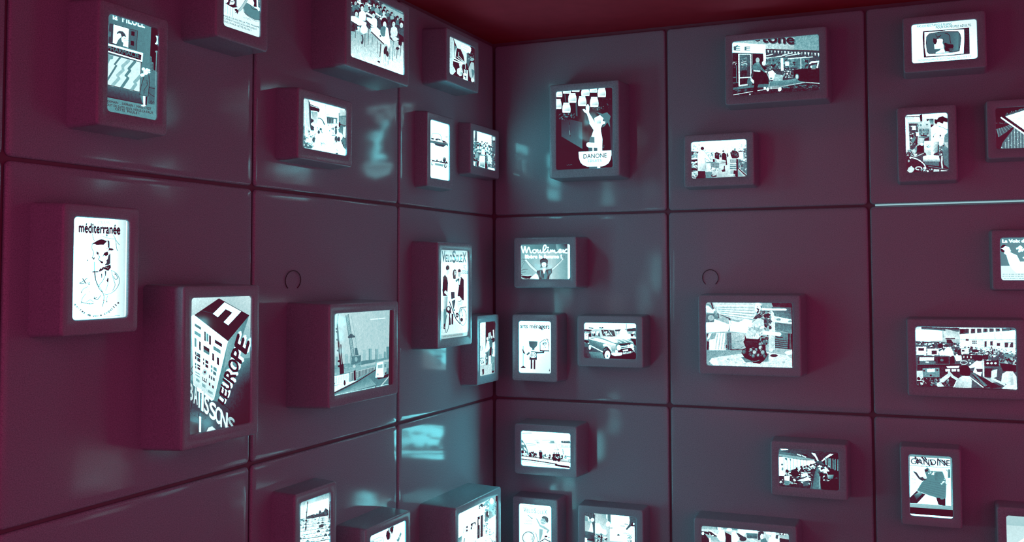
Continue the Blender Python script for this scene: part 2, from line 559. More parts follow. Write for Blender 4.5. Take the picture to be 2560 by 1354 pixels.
# ---------------------------------------------------------------- left wall pictures
def pic_chemist(P):
    P.bg(.42, .42, .5, .42)
    P.gq((.40, .46, .46, .36), 440, 60, 885, 195, 862, 690, 425, 480)
    P.p(.03, 882, 190, 980, 215, 950, 660, 925, 650, 866, 600)
    P.p(.42, 868, 490, 888, 505, 888, 555, 905, 562, 905, 650, 926, 660, 922, 830, 860, 810)
    P.bars(.1, 5, 4, 876, 520, 876, 620, 882, 522, 882, 622)
    P.bars(.1, 5, 5, 890, 580, 890, 640, 897, 582, 897, 642)
    P.p(.36, 862, 800, 920, 815, 915, 1000, 850, 980)
    P.l(.1, 6, 860, 815, 918, 830); P.c(.12, 5, 850, 860, 880, 890, 916, 912)
    P.l(.55, 9, 937, 450, 925, 800); P.e(.6, 934, 450, 12, 10)
    P.e(.98, 935, 332, 24, 44); P.e(.03, 920, 326, 20, 40)
    P.tx('la  PILULE', 490, 118, 815, 208, 78, .96, .02)
    P.p(.22, 455, 160, 492, 170, 488, 360, 440, 350, 446, 300, 468, 296, 470, 250, 445, 240, 450, 200)
    P.p(.97, 497, 170, 655, 215, 648, 408, 488, 362); P.l(.08, 6, 497, 170, 655, 215); P.l(.08, 6, 655, 215, 648, 408)
    P.p(.36, 662, 218, 742, 236, 730, 434, 652, 405); P.l(.06, 5, 662, 218, 742, 236, 730, 434, 652, 405)
    P.p(.06, 678, 240, 712, 248, 710, 292, 676, 284); P.p(.06, 672, 338, 706, 346, 704, 392, 670, 384)
    P.p(.40, 522, 378, 545, 330, 575, 300, 600, 340, 592, 392); P.l(.08, 4, 522, 378, 545, 330, 575, 300)
    P.p(.26, 578, 305, 568, 268, 548, 262, 540, 272, 528, 268, 534, 248, 556, 236, 592, 244, 614, 270, 628, 305, 600, 292)
    P.p(.96, 575, 312, 596, 294, 620, 312, 650, 335, 622, 342, 616, 356, 600, 364, 580, 345)
    P.l(.05, 5, 596, 312, 618, 312); P.e(.05, 610, 318, 3, 5); P.l(.1, 4, 650, 335, 622, 342, 600, 340)
    P.l(.05, 8, 440, 358, 530, 378)
    P.p(1, 433, 366, 797, 466, 789, 556, 427, 450); P.p(.06, 434, 384, 782, 482, 776, 540, 430, 440)
    P.tx('PHARMACIE', 433, 430, 758, 518, 46, .42, .02)
    P.l(.05, 6, 425, 456, 785, 560)
    P.p(.84, 440, 478, 777, 562, 762, 862, 426, 788)
    P.l(.42, 20, 560, 512, 508, 578, 522, 596, 432, 740); P.l(.66, 34, 648, 545, 588, 598, 592, 640, 536, 692, 548, 726, 484, 796)
    P.l(.45, 30, 712, 555, 652, 624, 662, 644, 622, 694, 642, 724, 574, 822); P.l(.62, 34, 770, 700, 712, 762, 722, 786, 676, 848)
    P.p(.55, 440, 480, 492, 495, 488, 525, 460, 530, 438, 580)
    P.l(.05, 6, 777, 562, 762, 862, 426, 788)
    P.gq((.34, .36, .2, .16), 425, 795, 762, 870, 790, 985, 400, 905)
    P.p(.50, 398, 912, 800, 988, 915, 990, 950, 1170, 395, 1070); P.l(.06, 7, 398, 908, 800, 986)
    P.p(.42, 805, 708, 856, 690, 862, 770, 850, 908, 762, 890, 778, 800); P.l(.06, 6, 805, 708, 778, 800, 762, 890, 850, 908, 862, 770, 856, 690)
    P.l(.08, 5, 835, 740, 842, 790, 808, 840, 805, 890); P.l(.08, 4, 822, 770, 846, 772)
    P.e(.97, 825, 662, 26, 26); P.e(.98, 800, 628, 16, 15); P.e(.98, 836, 634, 14, 13); P.e(.98, 856, 642, 14, 12); P.e(.97, 862, 664, 9, 7)
    P.e(.97, 790, 690, 22, 16); P.l(.05, 4, 790, 670, 812, 662); P.e(.05, 845, 655, 3, 4); P.l(.05, 4, 835, 685, 856, 682)
    P.p(.92, 796, 905, 820, 908, 818, 1000, 800, 1003); P.p(.12, 820, 908, 842, 910, 834, 1000, 820, 998); P.e(.9, 800, 1003, 24, 9)
    P.tx("DEMAIN ... DEMAIN !  MAIS C'EST", 430, 968, 880, 1048, 24, .03, .018)
    P.tx("TOUT DE SUITE QU'IL NOUS LA FAUT", 404, 1000, 900, 1090, 24, .03, .018)
    P.tx('CETTE  PILULE !', 510, 1048, 755, 1095, 24, .03, .018)
    P.c(.1, 4, 865, 985, 880, 950, 885, 985, 900, 960, 912, 975)

def pic_cartoon_bed(P):
    P.bg(.95, .95, .86, .86)
    P.p(.9, 1040, 60, 1250, 180, 1250, 380, 1035, 330)
    P.p(.06, 1055, 60, 1120, 80, 1140, -40, 1300, -60, 1310, 120, 1370, 168, 1250, 178)
    P.e(.9, 1240, 55, 55, 55); P.e(.06, 1215, 42, 14, 14); P.e(.06, 1255, 42, 14, 14); P.e(.9, 1195, 95, 18, 18)
    P.p(.96, 1105, 0, 1150, 0, 1140, 50, 1110, 40); P.p(.25, 1295, -60, 1340, -60, 1340, 150, 1310, 140)
    P.bars(.4, 7, 4, 1080, 95, 1250, 190, 1078, 280, 1248, 385)
    P.p(.72, 1540, -20, 1600, -20, 1490, 190, 1385, 268, 1362, 232, 1450, 140); P.c(.3, 8, 1540, 0, 1450, 140, 1370, 240); P.c(.35, 6, 1590, 0, 1490, 180, 1390, 265)
    P.p(.08, 1290, 205, 1345, 205, 1385, 245, 1375, 285, 1350, 330, 1345, 285, 1290, 300, 1330, 265, 1300, 240); P.e(.7, 1425, 245, 14, 14)
    P.p(.46, 1560, 70, 1640, 105, 1760, 185, 1880, 255, 1875, 470, 1740, 445, 1520, 300, 1495, 175)
    P.c(.1, 9, 1560, 70, 1640, 110, 1700, 200, 1790, 220, 1870, 270); P.c(.1, 9, 1495, 175, 1520, 290, 1740, 440, 1870, 450); P.c(.2, 8, 1530, 315, 1740, 465, 1870, 478)
    P.p(.97, 1590, 0, 1690, -10, 1720, 70, 1715, 140, 1660, 80); P.p(.1, 1700, -20, 1800, -20, 1795, 165, 1720, 150, 1735, 70)
    P.p(.4, 1820, -20, 1895, -20, 1885, 190, 1825, 165); P.sc(5, 14, 1830, 0, 1885, 150, 8, 16, (.08, .7))
    P.l(.97, 22, 1800, -20, 1808, 190, 1840, 245)
    P.c(.25, 7, 1490, 390, 1530, 410, 1560, 400, 1590, 440, 1615, 420, 1660, 465)
    P.tx('MAIS JE N\'AI PAS MIS LA TETE MADAME', 1048, 372, 1850, 640, 38, .06, .02)
    P.tx('COMMENT VOULEZ-VOUS SIMPLEMENT', 1040, 425, 1795, 690, 38, .06, .02)
    P.tx("QUE J'AVALE CETTE PILULE ?", 1040, 492, 1680, 712, 40, .06, .02)

def pic_classroom(P):
    P.bg(.5, .7, .95, .85)
    P.gq((.62, .72, 1, .88), 633, 430, 1390, 560, 1390, 1070, 630, 800)
    P.bars(.72, 4, 9, 640, 440, 900, 600, 640, 560, 1200, 1000)
    P.p(.22, 630, -180, 1400, 180, 1395, 600, 1190, 545, 1000, 470, 860, 380, 760, 400, 630, 330)
    P.gq((.66, .72, .66, .6), 1080, 20, 1395, 185, 1390, 300, 1080, 130); P.l(.45, 20, 990, -10, 1395, 205); P.l(.85, 8, 985, -25, 1395, 186)
    P.sc(11, 60, 640, -150, 1080, 120, 14, 34, (.05, .1, .5, .75, .2), .35, 1.2)
    P.bars(.96, 22, 4, 660, -60, 860, 180, 780, 10, 960, 240); P.bars(.95, 20, 4, 850, 40, 1060, 260, 930, 90, 1140, 310)
    for x, y, r in ((1122, 120, 20), (1160, 165, 18), (1222, 195, 20), (1300, 255, 24), (1350, 280, 20), (1060, 120, 24), (960, 60, 28), (850, 40, 30), (700, 30, 34), (1010, 80, 26)):
        P.e(.08, x, y, r, r * 1.4); P.e(.72, x + r * .3, y + r * .6, r * .5, r * .8); P.torso((.4, .25, .6, .5)[int(x) % 4], x + 4, y + r * 1.5, r * 2.4, r * 2.6); P.l(.3, r * .16, x - r * .1, y + r * .45, x + r * .6, y + r * .5)
    for x, y, r, b in ((720, 190, 34, .6), (800, 110, 36, .97), (960, 210, 34, .95), (1105, 180, 30, .8), (1245, 330, 36, .85), (1355, 345, 38, .3)):
        P.e(.06, x, y - r * .5, r * .9, r * 1.1); P.e(.85, x + 3, y + r * .4, r * .55, r); P.torso(b, x + 8, y + r * 1.5, r * 2.4, r * 3.6); P.l(.25, r * .14, x - r * .3, y + r * .2, x + r * .4, y + r * .28); P.l(.45, r * .1, x - r * .1, y + r * .85, x + r * .25, y + r * .88)
    P.p(.97, 636, 228, 700, 232, 862, 325, 858, 360, 760, 362, 636, 285); P.l(.05, 12, 636, 292, 758, 372)
    P.p(.97, 870, 245, 915, 255, 1020, 345, 1000, 365, 940, 350, 870, 290); P.l(.08, 12, 866, 290, 950, 372)
    P.p(.2, 645, 300, 755, 380, 755, 420, 640, 440); P.p(.15, 660, 330, 700, 350, 700, 450, 650, 440)
    P.p(.28, 1010, 290, 1090, 330, 1060, 480, 1010, 420)
    P.p(1, 925, 395, 1000, 380, 1190, 560, 1195, 640, 1110, 615, 928, 442); P.l(.05, 16, 928, 448, 1110, 625)
    P.e(.07, 1115, 320, 48, 72); P.e(.86, 1120, 355, 24, 50); P.e(.45, 1105, 445, 50, 75); P.p(.98, 1140, 380, 1165, 400, 1190, 560, 1190, 690, 1160, 640, 1120, 540)
    P.e(.3, 1060, 510, 14, 16)
    P.p(.85, 1195, 505, 1260, 510, 1325, 555, 1255, 585); P.l(.08, 10, 1200, 545, 1255, 592); P.p(.1, 1300, 460, 1385, 520, 1390, 590, 1330, 560); P.e(.06, 1340, 600, 26, 60)
    P.e(1, 828, 418, 48, 62); P.p(1, 735, 380, 765, 380, 762, 430, 745, 440)
    for a in ((.72, 10, 757, 400, 751, 700), (.3, 8, 843, 470, 838, 662), (.75, 10, 932, 500, 922, 795), (.3, 7, 1016, 580, 1012, 760), (.15, 12, 1064, 620, 1052, 805), (.92, 12, 1098, 640, 1086, 945),
              (.3, 6, 1130, 690, 1126, 875), (.35, 8, 1192, 660, 1190, 842), (.5, 9, 1242, 580, 1230, 862), (.3, 7, 1265, 690, 1258, 798), (.2, 8, 1296, 680, 1288, 830), (.35, 7, 1310, 600, 1306, 780),
              (.25, 8, 1352, 590, 1338, 796), (.3, 7, 710, 400, 706, 540), (.3, 7, 892, 360, 888, 630), (.35, 6, 945, 520, 941, 640), (.35, 6, 1170, 690, 1166, 925)):
        P.l(*a)
    P.e(.25, 800, 560, 20, 70); P.e(.65, 790, 550, 12, 40); P.e(.12, 1130, 710, 24, 60, .2); P.e(.15, 1155, 760, 22, 44, -.2); P.e(.12, 1035, 872, 22, 13, .4); P.e(.2, 1300, 685, 28, 20); P.e(.95, 1328, 660, 12, 16)

def pic_reading(P):
    P.bg(.04)
    P.gq((.72, .8, .9, .8), 636, 215, 730, 262, 745, 620, 636, 600); P.p(.86, 636, 590, 730, 620, 712, 720, 765, 845, 705, 910, 636, 890)
    P.bars(.6, 4, 5, 650, 240, 720, 280, 650, 860, 720, 880)
    P.bars(.2, 6, 7, 658, 440, 652, 600, 672, 446, 664, 606)
    P.p(.86, 722, 258, 1010, 395, 1040, 440, 960, 500, 955, 700, 930, 722, 900, 560, 850, 450, 785, 430)
    P.l(.1, 10, 722, 262, 785, 430)
    P.p(.45, 750, 380, 785, 420, 760, 610, 735, 600); P.l(.9, 12, 770, 430, 750, 610); P.p(.05, 800, 440, 850, 450, 915, 670, 860, 610, 800, 570); P.l(.7, 14, 815, 500, 812, 590)
    P.p(.98, 860, 375, 1020, 408, 1035, 470, 1015, 525, 985, 505, 960, 520, 945, 490, 880, 460)
    P.bars(.6, 8, 2, 870, 390, 880, 430, 1000, 440, 985, 475)
    P.l(.9, 16, 725, 600, 930, 715); P.l(.85, 10, 780, 585, 915, 690); P.l(.85, 8, 825, 575, 922, 690); P.l(.4, 6, 730, 640, 920, 712); P.l(.93, 20, 720, 650, 900, 712)
    P.p(.07, 712, 660, 810, 690, 800, 790, 770, 840, 720, 760)
    P.p(.88, 820, 705, 880, 715, 872, 780, 888, 850, 872, 920, 835, 930, 786, 880, 790, 800, 835, 780); P.c(.3, 6, 850, 740, 870, 800, 850, 850); P.e(.6, 860, 880, 12, 30)
    P.l(.9, 6, 935, 720, 936, 800); P.bars(.92, 14, 3, 918, 810, 972, 825, 918, 890, 972, 905)
    P.p(.95, 898, 880, 978, 890, 976, 1028, 898, 990); P.p(.1, 914, 918, 952, 924, 950, 985, 935, 985, 930, 950, 914, 940); P.l(.1, 6, 962, 900, 962, 1010)
    P.p(.35, 955, 520, 1010, 560, 1020, 640, 985, 780, 960, 700); P.sc(3, 14, 965, 520, 1080, 640, 8, 20, (.05, .4, .6))
    P.e(.62, 1052, 632, 36, 28, -.3)
    P.p(.72, 1035, 680, 1085, 690, 1100, 1030, 1055, 1038, 1030, 960, 1008, 930, 990, 790); P.p(.45, 1040, 800, 1095, 830, 1090, 900, 1060, 960); P.e(.88, 1062, 1000, 26, 34)

def pic_market(P):
    P.bg(.95, .97, 1, .9)
    P.gq((.92, .8, .9, .9), 430, 265, 530, 295, 545, 850, 425, 690); P.bars(.62, 5, 3, 468, 280, 510, 290, 462, 690, 520, 830)
    P.p(.3, 520, 296, 545, 335, 560, 480, 560, 690, 605, 725, 600, 745, 552, 742, 535, 620)
    P.p(.1, 540, 355, 665, 402, 688, 440, 676, 478, 640, 462, 560, 450, 545, 430); P.l(.9, 6, 552, 378, 668, 415)
    P.gq((.6, .7, .97, .95), 560, 460, 655, 470, 648, 690, 596, 690); P.p(.2, 555, 560, 600, 590, 590, 620, 555, 640); P.p(.25, 560, 660, 605, 690, 600, 735, 555, 720)
    P.c(.3, 14, 655, 560, 700, 570, 730, 600, 755, 660); P.p(.3, 740, 600, 768, 660, 745, 655)
    P.p(.35, 650, 690, 720, 715, 715, 745, 650, 730); P.e(.97, 670, 715, 16, 20); P.e(.3, 672, 765, 18, 28); P.l(.3, 10, 700, 740, 725, 780)
    P.p(.42, 425, 680, 465, 672, 465, 830, 520, 850, 530, 900, 470, 900, 590, 985, 560, 1010, 425, 985); P.sc(21, 26, 440, 720, 620, 960, 10, 26, (.12, .7, .95, .5), .1)
    P.p(.93, 490, 850, 560, 880, 560, 940, 480, 905); P.l(.1, 8, 485, 915, 570, 945); P.e(.35, 600, 880, 26, 40); P.p(.97, 620, 870, 720, 900, 690, 1000, 600, 960)
    P.gq((.5, .4, .5, .6), 785, 535, 945, 560, 940, 640, 795, 645); P.bars(.2, 10, 5, 800, 550, 890, 560, 805, 640, 890, 640); P.p(.92, 890, 570, 925, 580, 920, 640, 888, 635)
    P.c(.5, 6, 785, 515, 820, 500); P.l(.7, 4, 768, 365, 765, 640)
    P.p(.45, 962, 490, 1078, 440, 1072, 1030, 1040, 1000, 1005, 900, 1000, 760, 965, 640); P.gq((.85, .8, .7, .8), 975, 430, 1078, 440, 1075, 520, 975, 530)
    P.bars(.75, 8, 4, 985, 540, 1070, 545, 985, 660, 1068, 690); P.l(.1, 10, 985, 655, 1072, 672); P.p(.85, 1030, 690, 1070, 690, 1062, 860, 1020, 830); P.l(.2, 8, 1015, 840, 1065, 860)
    P.sc(8, 26, 800, 640, 960, 800, 7, 16, (.3, .97, .6, .95)); P.e(.12, 975, 660, 14, 44); P.e(.5, 985, 740, 26, 40); P.e(1, 990, 830, 30, 50)
    P.e(.15, 880, 715, 9, 18); P.e(.15, 922, 700, 16, 22); P.e(.35, 922, 755, 18, 50); P.l(.15, 12, 860, 815, 925, 812); P.e(.2, 965, 870, 20, 40); P.e(.3, 925, 870, 24, 50); P.sc(9, 10, 895, 890, 945, 940, 6, 12, (.15, .9))
    P.l(.15, 12, 995, 880, 1035, 985); P.e(.97, 1005, 1060, 50, 50); P.l(.2, 8, 930, 1020, 950, 1045); P.e(.3, 935, 1080, 20, 12); P.sc(10, 10, 700, 910, 750, 970, 6, 14, (.25, .6)); P.e(.15, 828, 745, 6, 14)

def pic_car_chassis(P):
    P.bg(1)
    P.p(.97, 340, 535, 362, 455, 482, 468, 506, 555); P.l(.08, 8, 340, 540, 350, 495, 364, 452, 420, 452, 482, 466, 498, 515, 508, 556)
    P.p(.2, 338, 525, 372, 520, 400, 538, 428, 528, 460, 532, 505, 556, 430, 562, 345, 545); P.e(.97, 395, 545, 14, 8); P.e(.95, 452, 556, 12, 6)
    P.p(.22, 324, 555, 430, 570, 602, 612, 600, 655, 572, 630, 548, 640, 536, 666, 408, 636, 388, 602, 324, 596)
    P.gq((.55, .4, .1, .3), 326, 566, 598, 618, 540, 655, 326, 590); P.p(.07, 500, 550, 560, 572, 602, 606, 600, 616, 520, 590)
    P.l(.85, 5, 330, 556, 600, 606); P.e(.65, 580, 508, 24, 8)
    P.l(.1, 8, 322, 845, 365, 862, 430, 880); P.l(.15, 20, 365, 872, 470, 890, 590, 912); P.e(.2, 432, 866, 12, 16); P.e(.25, 495, 880, 12, 14)
    P.p(.6, 395, 905, 545, 930, 520, 965, 400, 940); P.e(.15, 545, 858, 26, 40); P.e(.6, 540, 840, 8, 12); P.p(.1, 570, 870, 604, 908, 560, 915); P.sc(2, 8, 520, 830, 575, 900, 5, 12, (.1, .5))
    P.e(.15, 362, 910, 20, 36, .2); P.e(.95, 366, 906, 13, 26, .2); P.e(.12, 564, 946, 24, 42, .2); P.e(.88, 568, 940, 12, 28, .2)

def pic_crowd(P):
    P.bg(.85, .6, .3, .4)
    P.p(1, 1048, 420, 1272, 490, 1272, 700, 1048, 620); P.p(.85, 980, 405, 1020, 412, 1018, 520, 980, 520); P.p(.3, 1020, 412, 1050, 422, 1050, 580, 1010, 560)
    P.p(.35, 1270, 495, 1330, 508, 1330, 1024, 1275, 1000); P.sc(4, 18, 1275, 520, 1325, 980, 8, 18, (.08, .7, .2)); P.p(.85, 1285, 505, 1325, 515, 1322, 560, 1290, 560)
    P.p(.45, 980, 560, 1100, 600, 1260, 640, 1280, 1000, 980, 950)
    P.sc(31, 90, 985, 570, 1275, 760, 8, 20, (.05, .95, .15, .8, .4, 1), .12); P.sc(32, 60, 985, 740, 1280, 950, 12, 28, (.05, .1, .5, .3, .7), .1)
    for x, y in ((1120, 580), (1158, 610), (1200, 600), (1060, 640), (1180, 650), (1230, 660), (1100, 640)):
        P.e(.1, x, y, 10, 14); P.e(.9, x, y + 34, 14, 22)
    P.p(.95, 1118, 690, 1165, 700, 1165, 780, 1112, 775); P.p(.92, 1085, 790, 1166, 796, 1166, 985, 1125, 970, 1070, 950); P.gq((.92, .9, .4, .6), 1090, 880, 1164, 885, 1160, 975, 1085, 950)
    P.p(.85, 1205, 775, 1250, 790, 1276, 860, 1272, 930, 1212, 905); P.sc(6, 10, 1205, 840, 1270, 920, 6, 14, (.3, .6, .95)); P.e(.6, 1040, 790, 26, 40); P.p(.9, 985, 880, 1020, 890, 1010, 950, 980, 940)
    P.p(.95, 1215, 972, 1312, 992, 1318, 1030, 1215, 1000); P.e(.08, 1185, 960, 18, 40); P.e(.06, 1055, 930, 16, 36)

def pic_face_drawing(P):
    P.bg(.97, .72, .74, .99)
    P.gq((1, 1, 1, 1), 90, 50, 560, 84, 545, 1290, 70, 1310); P.gq((1, .78, .8, 1), 558, 80, 735, 92, 712, 1285, 543, 1295); P.l(.95, 10, 742, 110, 722, 1270)
    P.tx('méditerranée', 166, 240, 662, 266, 116, .04, .05); P.tx('CLUB', 396, 138, 536, 142, 34, .72, .01)
    for k in range(9):
        P.c(.06, 7 + k % 3 * 5, 330 + 4 * k, 385 - 2 * k, 380, 350 + 5 * k, 440, 330 + 7 * k, 505 - 5 * k, 352 + 5 * k)
    P.c(.1, 8, 330, 260, 335, 310, 352, 345); P.c(.1, 11, 505, 350, 528, 352, 530, 420, 528, 470); P.p(.2, 510, 350, 530, 350, 526, 430, 515, 430)
    P.p(.05, 535, 432, 570, 438, 588, 455, 560, 466, 530, 458); P.c(.08, 9, 495, 435, 512, 437); P.c(.12, 8, 325, 375, 322, 440, 345, 490, 330, 540, 350, 570)
    P.p(.1, 515, 470, 470, 490, 440, 556, 470, 520, 480, 525, 520, 520); P.e(.06, 492, 515, 18, 16); P.p(.15, 375, 470, 405, 490, 400, 520, 375, 505); P.c(.1, 9, 320, 545, 345, 570, 350, 540)
    P.c(.15, 9, 400, 520, 415, 545, 400, 570, 430, 600); P.p(.07, 405, 575, 460, 600, 455, 622, 430, 615); P.c(.1, 13, 540, 500, 520, 560, 500, 590, 515, 600, 480, 640); P.p(.2, 520, 520, 545, 505, 545, 620, 520, 640, 485, 640, 505, 590)
    P.p(.05, 548, 630, 552, 670, 520, 712, 470, 690, 420, 720, 400, 715, 420, 680, 480, 655, 520, 640); P.sc(7, 10, 410, 660, 540, 710, 5, 11, (.95, .9, .1)); P.c(.08, 13, 325, 722, 400, 720); P.c(.15, 9, 350, 600, 350, 720)
    P.p(.1, 430, 745, 445, 740, 445, 790, 435, 800); P.p(.25, 475, 710, 495, 710, 490, 770, 478, 770); P.p(.12, 495, 830, 512, 785, 522, 800, 512, 850)
    P.c(.15, 9, 350, 700, 360, 800, 400, 910, 460, 990, 465, 1060, 448, 1142); P.c(.3, 7, 358, 720, 375, 840, 430, 930, 460, 990); P.c(.3, 8, 485, 760, 450, 830, 410, 880, 400, 912); P.c(.3, 7, 520, 800, 510, 880, 485, 950)
    P.c(.4, 7, 550, 700, 620, 745, 655, 830, 620, 920, 560, 975, 500, 995, 470, 985); P.c(.4, 7, 555, 700, 575, 790, 600, 880, 570, 950); P.c(.3, 8, 580, 770, 600, 810, 630, 800, 612, 750); P.e(.15, 602, 748, 9, 8)
    P.c(.5, 7, 450, 290, 500, 310, 560, 320, 600, 325); P.c(.4, 7, 575, 270, 605, 330, 620, 440, 635, 470); P.c(.5, 7, 605, 330, 640, 380, 660, 398); P.e(.5, 500, 280, 12, 14)
    P.c(.12, 9, 170, 860, 220, 830, 265, 795); P.c(.08, 12, 205, 800, 230, 835, 250, 868); P.c(.2, 9, 165, 855, 200, 865, 240, 850); P.c(.2, 8, 270, 845, 285, 880, 295, 840)
    P.c(.3, 7, 270, 900, 215, 930, 192, 975); P.l(.1, 9, 190, 960, 195, 978); P.c(.3, 7, 245, 985, 205, 1040, 188, 1110); P.c(.2, 9, 185, 1085, 240, 1100, 290, 1108, 340, 1105); P.c(.4, 7, 250, 1090, 300, 1060, 340, 1090); P.l(.1, 7, 290, 1095, 295, 1115)
    P.c(.25, 9, 340, 1040, 380, 1058, 410, 1030, 425, 1005); P.c(.1, 9, 345, 1020, 355, 1045, 380, 1025); P.c(.4, 7, 510, 1010, 498, 1050, 502, 1090); P.e(.15, 500, 1080, 7, 12); P.e(.1, 268, 582, 7, 9); P.e(.3, 285, 965, 5, 5)
    text = 'sortez de votre coquille'
    for i, ch in enumerate(text):
        if ch == ' ':
            continue
        u = (i + .2) / (len(text) - .6)
        x = (1 - u) ** 2 * 98 + 2 * u * (1 - u) * 355 + u * u * 640
        y = (1 - u) ** 2 * 1112 + 2 * u * (1 - u) * 1425 + u * u * 1105
        dx = 2 * (1 - u) * (355 - 98) + 2 * u * (640 - 355)
        dy = 2 * (1 - u) * (1425 - 1112) + 2 * u * (1105 - 1425)
        d = math.hypot(dx, dy)
        w = 9 if ch in 'ilr' else (13 if ch == 't' else 19)
        P.ta(ch, x, y, dx / d * w, dy / d * w, dy / d * 28, -dx / d * 28, .06, .06)
    P.c(.6, 6, 465, 1262, 520, 1255, 560, 1262, 610, 1250, 655, 1252)

def pic_europe(P):
    P.bg(.86, .72, .02, .2)
    P.gq((.74, .8, .6, .6), 440, 70, 620, 70, 612, 640, 440, 640)
    P.gq((.6, .45, .08, .25), 430, 640, 614, 620, 612, 860, 400, 960); P.gq((.3, .08, .02, .02), 400, 950, 612, 850, 608, 1200, 440, 1230)
    P.gq((.75, .72, .5, .6), 78, 240, 140, 260, 130, 860, 72, 800)
    P.p(.24, 64, 990, 200, 1000, 330, 1080, 470, 1200, 300, 1270, 64, 1315); P.p(.04, 64, 1180, 150, 1200, 170, 1290, 64, 1320)
    for a in ((64, 990, 90, 1040, 80, 1090, 100, 1130), (70, 790, 95, 760, 85, 730, 102, 695), (85, 775, 110, 740), (170, 1090, 210, 1130, 260, 1140, 330, 1180), (110, 1130, 190, 1170, 220, 1150), (380, 1040, 430, 1080, 450, 1120)):
        P.c(.05, 5, *a)
    P.p(.5, 415, 478, 606, 240, 545, 430, 320, 1010, 275, 1000); P.gq((.62, .45, .5, .6), 412, 478, 600, 250, 500, 560, 380, 720)
    P.p(.98, 88, 250, 115, 236, 418, 470, 408, 500, 290, 990, 270, 1002, 108, 862)
    P.gq((.98, .98, .8, .8), 100, 600, 370, 640, 285, 990, 112, 860)
    P.p(.06, 335, 91, 606, 242, 415, 472, 114, 240); P.p(1, 385, 127, 532, 208, 418, 330, 378, 302, 456, 217, 395, 186, 325, 258, 282, 228)
    P.c(.25, 5, 180, 200, 240, 215, 285, 225); P.c(.2, 4, 250, 160, 260, 185)
    def flag(x, y, w, h, t):
        P.p(t, x, y, x + w, y + w * .62, x + w, y + w * .62 + h, x, y + h)
    for f in ((118, 312, 57, 26, .07), (116, 375, 57, 32, .5), (203, 382, 16, 84, .07), (223, 400, 18, 70, .5), (246, 415, 18, 84, .07), (297, 455, 66, 32, .08), (284, 512, 66, 34, .5),
              (116, 438, 18, 80, .5), (157, 470, 16, 78, .07), (196, 506, 54, 54, .07), (196, 540, 50, 26, .45), (274, 575, 18, 66, .1), (316, 610, 20, 66, .07),
              (120, 560, 14, 26, .3), (140, 572, 28, 34, .3), (120, 600, 14, 30, .15), (140, 612, 28, 34, .2), (124, 585, 44, 12, .06), (192, 622, 10, 22, .1), (212, 634, 28, 28, .1), (192, 655, 10, 24, .1), (212, 672, 26, 28, .1),
              (262, 682, 14, 26, .5), (285, 696, 30, 30, .5), (262, 718, 14, 24, .5), (282, 735, 28, 30, .4), (120, 660, 12, 24, .4), (140, 672, 26, 16, .1), (120, 690, 12, 20, .4), (142, 698, 24, 20, .1),
              (124, 740, 40, 8, .5), (124, 764, 40, 8, .5), (182, 842, 32, 30, .6), (130, 800, 30, 24, .6), (245, 768, 10, 30, .2), (262, 780, 12, 30, .2), (282, 792, 14, 30, .2), (244, 838, 12, 26, .1), (274, 862, 14, 26, .1), (234, 900, 44, 24, .6)):
        flag(*f)
    for k in range(6):
        a = k * math.pi / 6
        P.l(.08, 4, 208 - 22 * math.cos(a), 748 - 26 * math.sin(a), 208 + 22 * math.cos(a), 748 + 26 * math.sin(a))
    P.l(.06, 7, 190, 790, 188, 818, 222, 840); P.l(.06, 7, 205, 800, 202, 825); P.l(.06, 7, 222, 806, 220, 838)
    letters = (('E', 575, 585, 30, -104, -104, -76), ('P', 530, 672, 28, -82, -92, -72), ('O', 492, 765, 26, -92, -84, -60), ('R', 462, 852, 24, -80, -86, -66), ('U', 424, 922, 18, -62, -74, -58),
               ('E', 402, 988, 15, -56, -66, -56), ("L'", 372, 1042, 20, -66, -50, -46))
    for ch, ox, oy, xx, xy, yx, yy in letters:
        P.ta(ch, ox + 16, oy - 18, xx, xy, yx, yy, .97, .045)
    for ch, ox, oy, xx, xy, yx, yy in letters:
        P.ta(ch, ox, oy, xx, xy, yx, yy, .05, .035)
    big = (('B', 64, 985, 40, 145, .8), ('A', 106, 1020, 40, 160, .85), ('T', 136, 1050, 44, 165, .95), ('I', 176, 1085, 18, 170, .97), ('S', 200, 1105, 46, 150, .9), ('S', 248, 1150, 64, 145, .93), ('O', 298, 1190, 70, 145, .9), ('N', 346, 1230, 70, 150, .9), ('S', 412, 1262, 66, 125, .7))
    for ch, x, y, w, h, t in big:
        P.ta(ch, x + 7, y + 8, w * .84, w * .42, 3, -h, .2, .03)
    for ch, x, y, w, h, t in big:
        P.ta(ch, x, y, w * .84, w * .42, 3, -h, t, .025)
    P.p(.92, 155, 1140, 172, 1145, 170, 1282, 155, 1282); P.p(.3, 157, 1110, 172, 1112, 172, 1145, 155, 1140); P.p(.85, 238, 1240, 270, 1230, 302, 1258, 220, 1275)

